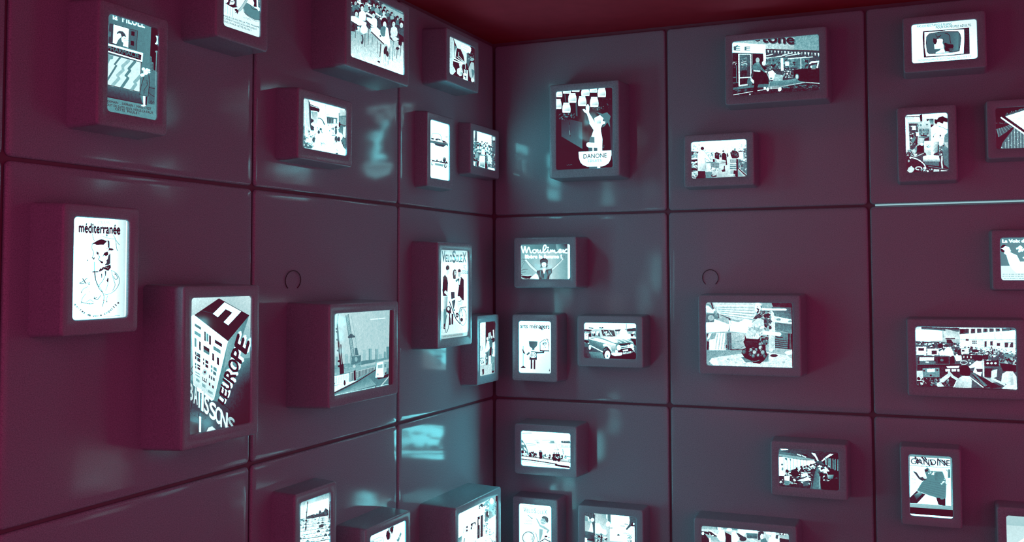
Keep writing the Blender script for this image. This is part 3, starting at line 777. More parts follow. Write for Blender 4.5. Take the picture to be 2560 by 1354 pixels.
def pic_crane(P):
    P.bg(.74, .70, .55, .62)
    P.gq((.78, .70, .72, .74), 110, 178, 840, 128, 830, 760, 108, 860)
    for a in ((.6, 135, 735, 172, 850), (.66, 255, 700, 300, 850), (.68, 490, 645, 532, 800), (.5, 568, 632, 582, 790), (.62, 582, 632, 608, 790), (.5, 655, 632, 664, 780), (.62, 668, 632, 692, 770), (.55, 765, 668, 792, 760), (.5, 798, 605, 835, 760), (.66, 700, 700, 740, 770)):
        P.r(*a)
    P.gq((.55, .5, .6, .6), 105, 850, 832, 745, 832, 820, 105, 950); P.sc(3, 30, 110, 860, 480, 900, 8, 26, (.45, .6, .7, .5), -.1, .6); P.p(.45, 470, 790, 650, 770, 640, 830, 470, 850); P.gq((.7, .75, .7, .7), 440, 850, 830, 770, 830, 800, 440, 880)
    P.l(.9, 10, 590, 250, 690, 243); P.l(.9, 10, 696, 242, 782, 233)
    for i in range(9):
        P.e(.3, 170 - i * 1.5, 185 + i * 14, 6, 5)
    P.l(.1, 14, 157, 305, 162, 400); P.l(.1, 22, 162, 400, 176, 600, 192, 760, 208, 960); P.l(.16, 14, 203, 580, 212, 740, 236, 955); P.p(.1, 185, 840, 238, 830, 245, 962, 190, 965)
    for y in (375, 410, 515, 655, 795, 860):
        P.e(.12, 152 + (y - 370) * .06, y, 18, 14)
    P.l(.42, 9, 268, 200, 348, 760); P.l(.42, 9, 300, 180, 380, 730); P.l(.5, 6, 285, 190, 362, 740)
    for i in range(20):
        u, v = i / 20, (i + 1) / 20
        P.l(.5, 4, 268 + 80 * u, 200 + 560 * u, 300 + 80 * v, 180 + 550 * v); P.l(.5, 4, 300 + 80 * u, 180 + 550 * u, 268 + 80 * v, 200 + 560 * v)
    P.p(.3, 290, 480, 320, 440, 350, 440, 375, 465, 385, 455, 385, 485, 340, 490, 300, 495); P.l(.5, 3, 335, 180, 412, 620); P.l(.55, 3, 345, 440, 415, 640)
    P.p(.4, 378, 620, 415, 620, 432, 715, 390, 720); P.p(.42, 345, 735, 465, 715, 462, 800, 400, 830, 330, 840); P.e(.65, 400, 770, 20, 30); P.p(.6, 318, 720, 332, 720, 330, 830, 318, 830)
    P.e(.62, 330, 885, 28, 20); P.e(.6, 420, 865, 44, 24); P.e(.75, 375, 860, 20, 20)
    P.gq((.42, .55, .5, .3), 105, 1200, 650, 900, 832, 900, 835, 1100); P.p(.45, 100, 1215, 640, 930, 835, 880, 870, 1100, 100, 1260)
    P.gq((.35, .5, .6, .7), 200, 1170, 560, 990, 660, 1100, 108, 1250); P.l(.75, 14, 720, 1120, 830, 990)
    P.p(.5, 104, 985, 660, 855, 660, 900, 330, 1050, 104, 1120); P.p(.9, 100, 1120, 330, 1060, 420, 1040, 104, 1200); P.l(.08, 12, 100, 1215, 420, 1055, 655, 905)
    P.bars(.95, 9, 15, 112, 990, 305, 950, 110, 1110, 305, 1070); P.l(.95, 8, 104, 1000, 305, 955); P.l(.92, 12, 104, 1100, 305, 1065); P.bars(.75, 6, 18, 325, 945, 640, 870, 325, 1050, 640, 905); P.bars(.2, 5, 18, 334, 945, 648, 870, 334, 1050, 648, 905)
    P.l(.8, 6, 320, 945, 650, 865); P.p(.08, 368, 920, 392, 905, 398, 1040, 372, 1050); P.p(.12, 100, 1060, 125, 1080, 115, 1120, 100, 1115); P.e(.12, 250, 1075, 14, 36); P.l(.45, 8, 658, 640, 660, 830)
    P.p(.1, 665, 1005, 825, 955, 815, 1000, 690, 1030); P.p(.68, 745, 800, 800, 825, 795, 935, 755, 1000); P.p(.94, 672, 818, 752, 800, 758, 1000, 652, 1006); P.p(.62, 682, 842, 745, 832, 746, 882, 680, 888); P.p(.5, 768, 830, 795, 835, 790, 870, 768, 872)
    P.e(.7, 682, 965, 12, 14); P.l(.75, 4, 660, 905, 755, 890); P.p(.1, 770, 950, 795, 930, 790, 965)
    P.p(.03, 838, 120, 884, 120, 880, 1110, 822, 1100); P.l(.9, 4, 108, 1240, 822, 1092); P.l(.08, 9, 655, 1115, 655, 1135)

def pic_moped_trio(P):
    P.bg(.8, .8, .92, .82)
    P.gq((.95, .95, 1, .96), 92, 300, 452, 290, 450, 1180, 92, 900); P.gq((.7, .75, .95, .9), 90, 125, 452, 140, 452, 290, 90, 305)
    for ch, x, y0, y1, w in (('V', 118, 280, 138, 40), ('E', 164, 280, 190, 24), ('L', 194, 282, 190, 20), ('O', 218, 283, 190, 30), ('S', 254, 288, 140, 42), ('O', 300, 285, 190, 28), ('L', 334, 286, 190, 20), ('E', 358, 286, 190, 24), ('X', 388, 288, 158, 44)):
        P.tx(ch, x, y0, x + w, y0 + 1, y0 - y1, .34, .03)
    P.l(.08, 9, 396, 332, 428, 324, 400, 350, 438, 392, 380, 394); P.tx('3300', 370, 438, 452, 440, 34, .08, .03)
    P.e(.06, 190, 362, 25, 36); P.p(.85, 178, 395, 210, 380, 212, 420, 192, 455, 172, 440); P.p(.97, 150, 450, 172, 440, 188, 470, 175, 492)
    P.p(.06, 130, 480, 155, 448, 185, 490, 196, 560, 188, 690, 190, 728, 130, 728, 120, 650); P.p(.88, 150, 660, 165, 655, 215, 705, 205, 728, 185, 722, 145, 685)
    P.gq((.9, .6, .5, .85), 132, 730, 192, 730, 182, 900, 136, 900); P.p(.5, 136, 900, 182, 890, 160, 1130, 138, 1140); P.p(.1, 138, 1090, 160, 1080, 156, 1160, 134, 1150)
    P.p(.14, 262, 395, 280, 376, 300, 388, 306, 430, 296, 470, 300, 540, 262, 500, 254, 440); P.p(.8, 276, 405, 296, 400, 300, 435, 288, 462, 276, 445); P.l(.3, 4, 284, 420, 298, 420); P.p(.1, 262, 470, 290, 480, 300, 545, 280, 520); P.p(.98, 238, 515, 300, 505, 330, 550, 318, 670, 232, 682, 225, 600); P.p(.5, 290, 520, 340, 490, 335, 520, 300, 550)
    P.p(.22, 232, 676, 280, 672, 284, 755, 236, 768); P.l(.95, 8, 240, 770, 290, 765); P.p(.3, 242, 790, 292, 770, 286, 920, 268, 925); P.p(.14, 240, 950, 268, 960, 262, 1100, 240, 1095)
    P.e(.07, 344, 402, 20, 28); P.p(.75, 328, 420, 362, 410, 360, 460, 340, 490, 325, 460); P.p(.09, 328, 510, 368, 476, 402, 515, 402, 785, 360, 780, 318, 722, 336, 600); P.p(.96, 345, 490, 362, 492, 346, 582, 338, 570)
    P.p(.92, 318, 735, 345, 730, 390, 790, 370, 860, 330, 800); P.gq((.95, .8, .9, .97), 296, 780, 350, 820, 340, 900, 270, 900)
    P.ring(.08, 9, 388, 1000, 46, 108); P.ring(.5, 3, 388, 1000, 36, 92); P.e(.12, 372, 1035, 20, 26); P.l(.1, 12, 350, 882, 436, 868); P.l(.1, 10, 352, 885, 330, 975, 310, 985); P.l(.12, 8, 360, 880, 388, 990)
    P.l(.08, 14, 215, 805, 250, 900, 300, 1030, 350, 1085); P.l(.15, 7, 330, 985, 390, 985); P.e(.08, 312, 975, 20, 34); P.e(.8, 312, 975, 8, 12); P.e(.09, 202, 902, 34, 48); P.e(.85, 200, 892, 16, 24); P.e(.1, 222, 935, 16, 22)
    P.ring(.3, 8, 184, 1075, 26, 126, .12); P.ring(.75, 4, 184, 1075, 18, 100, .12); P.p(.12, 208, 940, 222, 960, 232, 1100, 206, 1105); P.c(.2, 6, 205, 780, 225, 830, 200, 860); P.ring(.7, 5, 132, 1168, 36, 40)
    P.p(.85, 355, 790, 395, 800, 370, 860, 345, 840); P.c(.12, 7, 320, 790, 345, 800, 375, 770)
    P.p(.7, 88, 1238, 455, 1195, 455, 1245, 88, 1295); P.tx('LA BICYCLETTE QUI ROULE TOUTE SEULE', 126, 1264, 402, 1230, 18, .12, .01)

def pic_corner_people(P):
    P.bg(.75, .03, .7, .8)
    P.gq((.9, .92, .88, .88), 292, 238, 398, 226, 392, 900, 294, 930); P.p(.02, 400, 215, 550, 200, 550, 430, 522, 570, 480, 470, 430, 470, 400, 640)  # pale left column paints in the reflection of the poster on the right wall
    P.p(.9, 515, 350, 530, 345, 540, 480, 522, 470); P.p(.75, 440, 400, 480, 380, 490, 440, 470, 490, 440, 470); P.e(.9, 428, 490, 16, 26); P.p(.92, 420, 520, 455, 530, 465, 650, 420, 700, 390, 705, 405, 600)
    P.p(.4, 465, 530, 510, 510, 505, 600, 465, 610); P.e(.85, 498, 465, 12, 22); P.p(.92, 510, 555, 545, 535, 548, 780, 500, 770); P.p(.08, 508, 650, 520, 650, 516, 745, 505, 740)
    P.p(.06, 466, 632, 496, 620, 492, 780, 458, 770); P.p(.94, 445, 770, 480, 760, 482, 920, 450, 915); P.l(.12, 7, 480, 915, 465, 935, 445, 915)
    P.p(.35, 415, 720, 445, 690, 440, 860, 410, 880); P.p(.1, 408, 870, 432, 865, 422, 985, 412, 980); P.sc(4, 12, 385, 700, 420, 880, 6, 16, (.1, .9, .5)); P.p(.78, 375, 925, 500, 890, 495, 1060, 370, 1085)
    P.p(.5, 505, 880, 540, 870, 535, 1030, 495, 1040); P.p(.1, 500, 1005, 540, 1000, 530, 1035, 498, 1040); P.l(.15, 8, 310, 600, 325, 690); P.c(.4, 5, 350, 600, 345, 640, 355, 680); P.sc(5, 16, 296, 780, 365, 930, 8, 20, (.1, .6, .3, .95)); P.p(.12, 340, 985, 372, 975, 370, 1060, 350, 1080)

def pic_car_park(P):
    P.bg(.9, .8, 1, 1)
    P.gq((.7, .55, .8, .9), 598, 665, 1130, 480, 1130, 600, 598, 760); P.gq((1, .98, 1, 1), 730, 700, 1100, 590, 1110, 800, 720, 900); P.bars(.6, 10, 4, 625, 660, 690, 640, 622, 720, 690, 700)
    P.p(.2, 735, 905, 800, 885, 850, 862, 870, 885, 930, 865, 945, 800, 972, 798, 985, 838, 1020, 820, 1052, 760, 1090, 780, 1105, 800, 1110, 890, 900, 925, 720, 965); P.sc(6, 30, 740, 900, 1105, 930, 12, 30, (.12, .3, .2), -.2)
    P.p(.4, 602, 955, 690, 945, 690, 995, 602, 1005)
    rnd = random.Random(77)
    for j in range(13):
        y = 975 + j * j * 4.2 + j * 14
        s = 20 + j * 8
        x = 585 + rnd.random() * s
        while x < 1140:
            yy = y - (x - 600) * .14 + rnd.uniform(-.12, .12) * s
            t = rnd.choice((.98, .92, .6, .98, .35, .97, .85, 1))
            w = s * rnd.uniform(.42, .58)
            P.p(.1, x - w, yy + s * .1, x + w, yy - s * .08, x + w * .95, yy + s * .3, x - w * .9, yy + s * .42)
            P.p(t, x - w, yy + s * .06, x - w * .55, yy - s * .02, x - w * .35, yy - s * .22, x + w * .35, yy - s * .3, x + w * .6, yy - s * .12, x + w, yy - s * .05, x + w * .95, yy + s * .14, x - w * .95, yy + s * .26)
            P.p(.2, x - w * .4, yy - s * .04, x - w * .25, yy - s * .17, x + w * .3, yy - s * .24, x + w * .45, yy - s * .11)
            x += s * rnd.uniform(.9, 1.15)
    P.p(.16, 920, 1055, 1005, 1030, 1000, 1085, 920, 1110); P.e(.2, 985, 1010, 24, 16)
    P.l(.07, 16, 726, 650, 708, 850, 688, 1140); P.e(.08, 706, 830, 14, 12); P.e(.1, 700, 975, 22, 18); P.p(.12, 675, 1085, 708, 1075, 705, 1135, 680, 1140); P.l(.5, 4, 768, 700, 762, 880); P.l(.08, 16, 1114, 640, 1098, 960)

def pic_sketches(P):
    P.bg(1)
    P.p(.72, 1500, 985, 1565, 935, 1570, 1110, 1590, 1200, 1540, 1280, 1500, 1100); P.p(.04, 1460, 1065, 1512, 1010, 1525, 1080, 1555, 1105, 1548, 1230, 1525, 1290, 1478, 1290, 1440, 1180); P.p(.07, 1562, 960, 1622, 902, 1660, 925, 1648, 1050, 1602, 1145, 1585, 1080, 1558, 1050)
    P.l(.2, 12, 1545, 1245, 1575, 1290, 1590, 1240); P.p(.5, 1850, 1068, 1872, 1130, 1800, 1330, 1770, 1350, 1728, 1290, 1770, 1260); P.l(.8, 16, 1800, 1130, 1820, 1250); P.bars(.85, 6, 6, 1880, 1050, 1780, 1330, 1955, 1015, 1955, 1290)
    P.l(.25, 14, 990, 1340, 1300, 1208, 1352, 1232, 1372, 1290, 1392, 1400); P.bars(.1, 16, 6, 1150, 1372, 1318, 1316, 1165, 1330, 1330, 1280); P.p(.7, 1000, 1345, 1130, 1300, 1130, 1400, 1000, 1450)

def pic_white_house(P):
    P.bg(.97, .9, .9, .97)
    P.sc(12, 90, 1290, 640, 1465, 700, 12, 34, (.05, .1, .9, .3, .05), -.5); P.sc(13, 30, 1390, 560, 1470, 960, 14, 34, (.06, .1, .4, .2)); P.p(.08, 1400, 780, 1462, 700, 1455, 900, 1400, 985)
    P.gq((.6, .66, .7, .6), 1472, 520, 1605, 452, 1612, 840, 1480, 910); P.sc(14, 16, 1545, 560, 1605, 800, 10, 30, (.1, .2, .4)); P.e(.95, 1530, 560, 40, 60)
    P.p(.97, 1200, 830, 1380, 750, 1390, 800, 1380, 1240, 1362, 1240, 1365, 822, 1250, 865); P.p(.03, 1254, 868, 1300, 850, 1296, 1275, 1248, 1292); P.p(.03, 1316, 840, 1364, 820, 1358, 1245, 1310, 1262)
    P.p(.95, 1275, 915, 1300, 908, 1298, 1020, 1278, 1025, 1272, 970); P.l(.4, 8, 1275, 1100, 1272, 1220)
    P.p(.08, 1030, 1052, 1066, 1036, 1064, 1150, 1028, 1162); P.e(.95, 1048, 1095, 18, 16); P.p(.08, 1120, 1000, 1218, 958, 1216, 1035, 1190, 985, 1160, 1010, 1142, 1105, 1118, 1110); P.e(.95, 1128, 1050, 10, 16); P.l(.7, 4, 1040, 940, 1130, 880)
    P.p(1, 1470, 920, 1605, 830, 1605, 1070, 1440, 1080); P.sc(15, 20, 1370, 990, 1450, 1200, 12, 30, (.1, .3, .9, .5)); P.sc(16, 40, 1380, 1090, 1600, 1640, 14, 40, (.2, .9, .97, .6, .95), 0); P.sc(17, 20, 1150, 1320, 1350, 1640, 16, 40, (.1, .4, .9))
    P.gq((.4, .5, .8, .6), 868, 1285, 948, 1228, 945, 1360, 868, 1400); P.l(.75, 10, 990, 1070, 975, 1180); P.l(.1, 16, 1000, 1280, 985, 1360); P.l(.8, 6, 1010, 1160, 1250, 1060); P.sc(18, 40, 880, 1450, 1300, 1800, 20, 60, (.5, .8, .9, .3), -.2)
    P.p(.03, 1602, 440, 1640, 430, 1640, 1660, 1602, 1650)

# ---------------------------------------------------------------- right wall pictures
def pic_boy_jars(P):
    P.bg(.04, .05, .02, .03)
    P.gq((.12, .3, .42, .28), 212, 500, 466, 560, 468, 882, 215, 732); P.l(.1, 8, 310, 560, 322, 730); P.sc(5, 30, 190, 450, 370, 530, 8, 22, (.1, .3, .45, .06)); P.l(.3, 10, 255, 210, 268, 320); P.p(.3, 385, 330, 405, 320, 410, 490, 390, 480); P.l(.3, 9, 308, 590, 320, 720); P.l(.6, 6, 312, 660, 318, 712)
    P.gq((.05, .12, .18, .3), 765, 340, 838, 350, 840, 1090, 810, 880); P.l(.08, 10, 780, 400, 812, 880); P.sc(6, 34, 690, 250, 815, 400, 5, 14, (.04, .18, .1, .3)); P.sc(7, 12, 590, 370, 720, 410, 6, 14, (.1, .35, .5))
    def jar(cx, top, w, h):
        P.p(.94, cx - .36 * w, top, cx + .36 * w, top, cx + .37 * w, top + .12 * h, cx + .46 * w, top + .34 * h, cx + .5 * w, top + .6 * h, cx + .48 * w, top + .93 * h, cx + .44 * w, top + h, cx - .44 * w, top + h, cx - .48 * w, top + .93 * h, cx - .5 * w, top + .6 * h, cx - .46 * w, top + .34 * h, cx - .37 * w, top + .12 * h)
        P.gq((.97, .85, .7, .8), cx - .2 * w, top + .45 * h, cx + .44 * w, top + .45 * h, cx + .44 * w, top + .85 * h, cx - .3 * w, top + .85 * h)
        P.l(.75, 4, cx - .4 * w, top + .15 * h, cx + .4 * w, top + .15 * h)
    for j in ((190, 180, 72, 76), (282, 150, 96, 64), (388, 140, 92, 54), (505, 150, 100, 92), (602, 130, 92, 70), (703, 140, 100, 115), (348, 208, 98, 115), (467, 247, 100, 116), (612, 254, 102, 122), (176, 280, 80, 120), (276, 325, 98, 120)):
        jar(*j)
    P.p(.42, 632, 436, 712, 458, 768, 440, 812, 488, 796, 540, 805, 622, 770, 562, 738, 608, 706, 622, 735, 570, 718, 505, 690, 474)
    P.p(1, 474, 405, 492, 402, 514, 420, 512, 372, 536, 340, 552, 370, 548, 445, 612, 548, 628, 600, 612, 512, 682, 474, 722, 512, 712, 545, 745, 555, 740, 578, 712, 585, 690, 632, 692, 672, 710, 760, 706, 910, 664, 910, 660, 872, 640, 868, 620, 872, 615, 740, 578, 735, 606, 655, 578, 612, 556, 580, 556, 555, 524, 456, 492, 436)
    P.gq((.97, .9, .62, .8), 640, 525, 692, 525, 694, 575, 640, 578)
    P.gq((.35, .42, .38, .35), 562, 735, 614, 738, 612, 812, 548, 812); P.e(1, 546, 833, 28, 30); P.p(1, 545, 804, 622, 812, 625, 866, 545, 864); P.p(.35, 542, 864, 648, 868, 648, 912, 545, 912); P.p(1, 590, 858, 606, 858, 606, 912, 592, 912); P.p(1, 650, 868, 662, 868, 662, 912, 652, 912); P.sc(3, 8, 715, 830, 735, 880, 6, 12, (.3, .1))
    P.p(.35, 550, 1090, 646, 1090, 646, 1122, 550, 1122); P.p(1, 648, 1088, 682, 1086, 684, 1120, 650, 1122)
    P.p(.95, 424, 918, 818, 901, 820, 950, 808, 1010, 785, 1055, 740, 1084, 700, 1094, 530, 1097, 478, 1078, 446, 1045, 428, 990)
    P.tx('DANONE', 482, 1000, 762, 984, 52, .04, .022); P.tx('FRUITS', 538, 1048, 700, 1039, 34, .5, .01); P.c(.3, 5, 278, 1076, 292, 1082, 302, 1072, 316, 1080, 330, 1071, 346, 1074)

def pic_supermarket_front(P):
    P.bg(.2, .3, .2, .15)
    P.gq((.6, .55, .6, .62), 200, 190, 1600, 90, 1602, 368, 735, 338); P.gq((.7, .62, .7, .85), 200, 190, 740, 160, 740, 330, 200, 300); P.gq((.75, .85, .7, .85), 735, 200, 1200, 160, 1200, 350, 735, 338)
    P.bars(.5, 4, 44, 760, 160, 1590, 100, 760, 335, 1592, 362)
    P.tx('tone', 690, 238, 1205, 268, 150, .35, .05); P.tx('tone', 680, 228, 1195, 258, 150, .12, .03); P.c(.15, 22, 560, 180, 600, 210, 650, 200); P.l(.2, 12, 1120, 262, 1205, 264)
    P.l(.04, 20, 738, 348, 1600, 378); P.p(.98, 196, 238, 738, 268, 738, 412, 196, 396); P.tx('É', 232, 362, 328, 364, 66, .34, .04); P.tx('E', 404, 364, 488, 366, 62, .4, .03)
    P.p(.08, 200, 400, 705, 412, 700, 960, 214, 970); P.l(.35, 10, 200, 402, 705, 415); P.p(.96, 700, 405, 742, 405, 742, 545, 706, 545)
    P.gq((.4, .35, .25, .3), 322, 435, 492, 440, 495, 800, 326, 805); P.p(.2, 440, 620, 495, 600, 495, 790, 440, 795); P.sc(31, 20, 330, 480, 440, 640, 10, 24, (.1, .5, .7, .3)); P.p(.12, 330, 690, 440, 680, 440, 790, 330, 795); P.bars(.85, 8, 2, 345, 560, 345, 590, 430, 540, 430, 570)
    P.l(.92, 18, 308, 420, 314, 940); P.l(.9, 14, 498, 425, 502, 800); P.l(.88, 12, 305, 424, 500, 428); P.l(.88, 14, 312, 808, 505, 795); P.l(.85, 24, 310, 935, 450, 915); P.l(.75, 10, 520, 420, 522, 600); P.l(.5, 8, 268, 600, 272, 880); P.sc(32, 8, 205, 540, 265, 640, 8, 18, (.8, .3)); P.l(.4, 10, 214, 800, 270, 796); P.l(.35, 12, 216, 890, 300, 880)
    P.p(.25, 742, 350, 1602, 380, 1612, 900, 742, 700); P.p(.42, 742, 470, 1450, 490, 1420, 650, 742, 620); P.sc(33, 50, 760, 500, 1420, 690, 14, 40, (.15, .3, .5, .6, .2), .02)
    for i in range(16):
        x = 770 + i * 54
        P.p((.95, .7, .9)[i % 3], x, 362 + i * 3, x + 26, 364 + i * 3, x + 12, 402 + i * 4)
    for a in ((742, 452, 858, 424), (1010, 442, 1175, 404), (1060, 458, 1300, 414), (1100, 500, 1390, 470), (1240, 490, 1500, 470), (742, 490, 830, 478), (900, 470, 1050, 445)):
        P.l(.88, 13, *a)
    P.l(.8, 8, 745, 480, 1000, 462); P.p(.94, 982, 490, 1022, 490, 1030, 692, 988, 692); P.p(.92, 1054, 545, 1116, 542, 1118, 612, 1056, 612); P.l(.85, 12, 1306, 480, 1310, 655); P.l(.6, 6, 835, 480, 840, 640)
    P.sc(34, 40, 1010, 670, 1190, 800, 8, 22, (.05, .9, .3, .7)); P.sc(35, 20, 850, 600, 960, 720, 12, 30, (.1, .3))
    P.p(.18, 1425, 650, 1470, 555, 1612, 528, 1612, 655); P.l(.92, 26, 1455, 575, 1480, 555, 1612, 542); P.p(.5, 1478, 605, 1555, 590, 1548, 650, 1465, 652); P.e(.9, 1475, 628, 14, 18); P.l(.9, 22, 1588, 560, 1568, 655)
    P.p(.4, 214, 965, 760, 900, 1290, 800, 1320, 880, 1620, 880, 1620, 1010, 210, 1110); P.p(.12, 214, 1000, 560, 960, 1010, 960, 1370, 890, 1620, 900, 1620, 1010, 210, 1110); P.gq((.5, .55, .4, .45), 760, 870, 1280, 820, 1380, 880, 800, 940)
    P.sc(36, 40, 1020, 930, 1610, 970, 16, 46, (.1, .35, .45, .2), 0, .5); P.sc(37, 16, 230, 990, 520, 1030, 16, 40, (.15, .3), 0, .5)
    P.p(.03, 1185, 690, 1240, 672, 1440, 652, 1620, 650, 1620, 890, 1290, 862, 1200, 800); P.e(.5, 1245, 790, 32, 48); P.e(.8, 1245, 790, 20, 34); P.l(.75, 10, 1480, 664, 1545, 662)
    P.l(.82, 10, 220, 1082, 560, 1022, 760, 990); P.l(.82, 9, 1000, 945, 1370, 880, 1620, 898)
    P.e(.38, 488, 870, 46, 66); P.p(.92, 500, 800, 560, 860, 545, 900, 500, 850)
    P.p(.04, 668, 640, 742, 622, 772, 700, 792, 905, 690, 908); P.e(.93, 712, 572, 30, 38); P.l(.4, 10, 720, 905, 722, 960); P.l(.4, 10, 745, 905, 748, 950); P.sc(38, 14, 745, 560, 840, 690, 12, 28, (.05, .1, .6))
    P.p(.44, 500, 790, 528, 610, 575, 562, 645, 572, 690, 650, 740, 700, 725, 722, 655, 670, 655, 705, 545, 705, 530, 800); P.p(.18, 500, 780, 525, 660, 545, 700, 525, 800); P.l(.85, 22, 545, 692, 655, 700); P.e(.74, 612, 522, 32, 42); P.p(.55, 590, 555, 640, 555, 645, 590, 600, 590)
    P.p(.03, 545, 712, 662, 715, 655, 830, 610, 960, 605, 1045, 535, 1035, 560, 900, 540, 800); P.e(.85, 750, 712, 20, 12)
    P.p(.94, 780, 712, 850, 682, 908, 745, 885, 845, 800, 832); P.e(.35, 830, 815, 22, 14); P.gq((.65, .6, .55, .6), 890, 745, 1022, 765, 1012, 855, 860, 862); P.bars(.85, 5, 7, 895, 750, 1018, 768, 875, 860, 1008, 855); P.bars(.8, 4, 4, 885, 775, 870, 850, 1018, 785, 1010, 848)
    P.bars(.75, 9, 3, 780, 945, 770, 985, 1000, 940, 990, 975); P.l(.7, 10, 760, 730, 815, 860, 790, 950); P.e(.95, 776, 992, 18, 30); P.e(.95, 968, 992, 26, 34, .5); P.e(.9, 728, 976, 20, 24); P.e(.8, 828, 972, 12, 20); P.e(.8, 488, 1076, 12, 14)

def pic_aisle(P):
    P.bg(1, .97, .7, .8)
    P.sc(41, 40, 250, 340, 420, 470, 8, 22, (.6, .85, .3, .97)); P.p(.95, 240, 465, 420, 475, 420, 500, 240, 490); P.p(.2, 240, 490, 400, 498, 375, 560, 245, 575); P.sc(42, 12, 290, 520, 380, 560, 14, 26, (.7, .9)); P.p(.5, 245, 575, 372, 570, 372, 640, 245, 645); P.sc(43, 12, 255, 590, 370, 630, 12, 26, (.85, .6)); P.p(.92, 245, 640, 372, 628, 372, 655, 245, 668)
    P.p(.1, 248, 668, 372, 655, 380, 900, 250, 930); P.sc(44, 26, 255, 710, 370, 860, 20, 44, (.8, .55, .92, .65), 0, .7); P.sc(45, 24, 265, 900, 370, 1050, 14, 34, (.6, .8, .35), 0, .7)
    P.gq((.85, .9, .75, .6), 560, 900, 1060, 760, 1075, 1060, 540, 1065); P.p(.5, 530, 930, 680, 925, 690, 1050, 545, 1062); P.bars(.3, 8, 3, 580, 520, 590, 650, 740, 520, 745, 660); P.sc(46, 30, 570, 510, 745, 650, 10, 26, (.4, .8, .95, .6))
    P.p(.07, 738, 530, 780, 505, 835, 530, 880, 540, 835, 570, 838, 665, 740, 645); P.e(.92, 795, 490, 17, 24); P.e(.4, 785, 560, 16, 20)
    P.p(.06, 888, 545, 930, 515, 985, 550, 1002, 780, 970, 785, 975, 690, 888, 668); P.e(.12, 920, 490, 20, 19); P.e(.85, 938, 505, 8, 14); P.p(.08, 992, 520, 1015, 540, 1035, 600, 1000, 620); P.p(.3, 840, 560, 880, 560, 885, 620, 840, 620)
    P.p(.1, 1065, 520, 1110, 480, 1150, 470, 1205, 490, 1245, 525, 1255, 610, 1215, 645, 1108, 645, 1080, 590); P.e(.55, 1165, 455, 20, 30); P.e(.2, 1115, 490, 14, 18); P.sc(47, 14, 1100, 500, 1220, 600, 10, 24, (.3, .15, .4))
    P.p(.62, 648, 715, 835, 735, 830, 850, 668, 855); P.bars(.25, 5, 8, 655, 722, 832, 738, 672, 852, 828, 848); P.bars(.3, 5, 4, 650, 740, 670, 845, 832, 750, 830, 840); P.p(.88, 570, 740, 640, 760, 660, 890, 620, 920, 580, 870); P.p(.1, 700, 660, 735, 650, 745, 720, 700, 720); P.p(.7, 730, 660, 760, 655, 800, 720, 760, 725); P.l(.5, 16, 560, 735, 700, 725, 800, 740)
    P.p(.8, 828, 690, 978, 690, 965, 800, 840, 800); P.l(.1, 9, 850, 745, 970, 730); P.bars(.5, 4, 6, 890, 690, 975, 690, 890, 730, 970, 730); P.p(.95, 685, 835, 760, 850, 720, 880, 680, 870); P.sc(48, 14, 650, 860, 850, 910, 8, 20, (.12, .5))
    P.l(.2, 26, 945, 800, 940, 880); P.p(.15, 880, 890, 960, 865, 965, 920, 900, 930); P.p(.18, 655, 1010, 700, 970, 690, 1020, 760, 1000, 775, 975, 780, 1030, 690, 1045)
    P.p(.7, 1060, 660, 1222, 660, 1190, 745, 1070, 745); P.bars(.25, 6, 5, 1075, 670, 1210, 670, 1080, 740, 1190, 740); P.p(.45, 1058, 770, 1190, 770, 1195, 885, 1062, 880); P.bars(.92, 12, 4, 1065, 755, 1065, 880, 1190, 755, 1195, 885); P.p(.06, 1195, 650, 1235, 660, 1230, 1040, 1130, 1010, 1140, 890, 1195, 900); P.p(.7, 1068, 900, 1130, 890, 1130, 970, 1075, 990); P.bars(.9, 8, 2, 1070, 980, 1070, 1000, 1170, 980, 1170, 1000)
    P.p(.42, 1240, 650, 1415, 705, 1422, 1010, 1340, 970, 1228, 830); P.sc(49, 26, 1250, 690, 1400, 900, 12, 34, (.25, .6, .85, .4)); P.l(.9, 16, 1260, 650, 1415, 710); P.l(.1, 22, 1228, 845, 1400, 1005); P.l(.85, 8, 1250, 850, 1418, 990); P.p(.6, 1228, 880, 1340, 1010, 1230, 1020)
    P.sc(50, 26, 1250, 330, 1400, 480, 8, 22, (.8, .9, .5)); P.l(.2, 22, 1240, 495, 1335, 490); P.p(.4, 1345, 440, 1412, 430, 1412, 640, 1350, 650); P.sc(51, 20, 1345, 450, 1410, 640, 12, 26, (.85, .2, .6)); P.p(.92, 1260, 520, 1340, 520, 1340, 650, 1262, 640)
    P.p(.07, 385, 910, 540, 915, 550, 1070, 335, 1072, 388, 990); P.p(.1, 520, 970, 552, 1010, 548, 1060, 520, 1060)
    P.p(.25, 368, 600, 382, 540, 440, 478, 515, 480, 580, 560, 668, 690, 640, 712, 540, 650, 562, 915, 380, 915); P.p(.93, 375, 600, 388, 535, 442, 482, 512, 485, 572, 562, 660, 688, 638, 700, 530, 635, 555, 910, 385, 908); P.gq((.9, .85, .7, .82), 395, 740, 545, 750, 552, 905, 390, 905)
    P.e(.05, 480, 432, 40, 36); P.e(.75, 512, 465, 14, 16); P.e(.2, 545, 470, 12, 8)

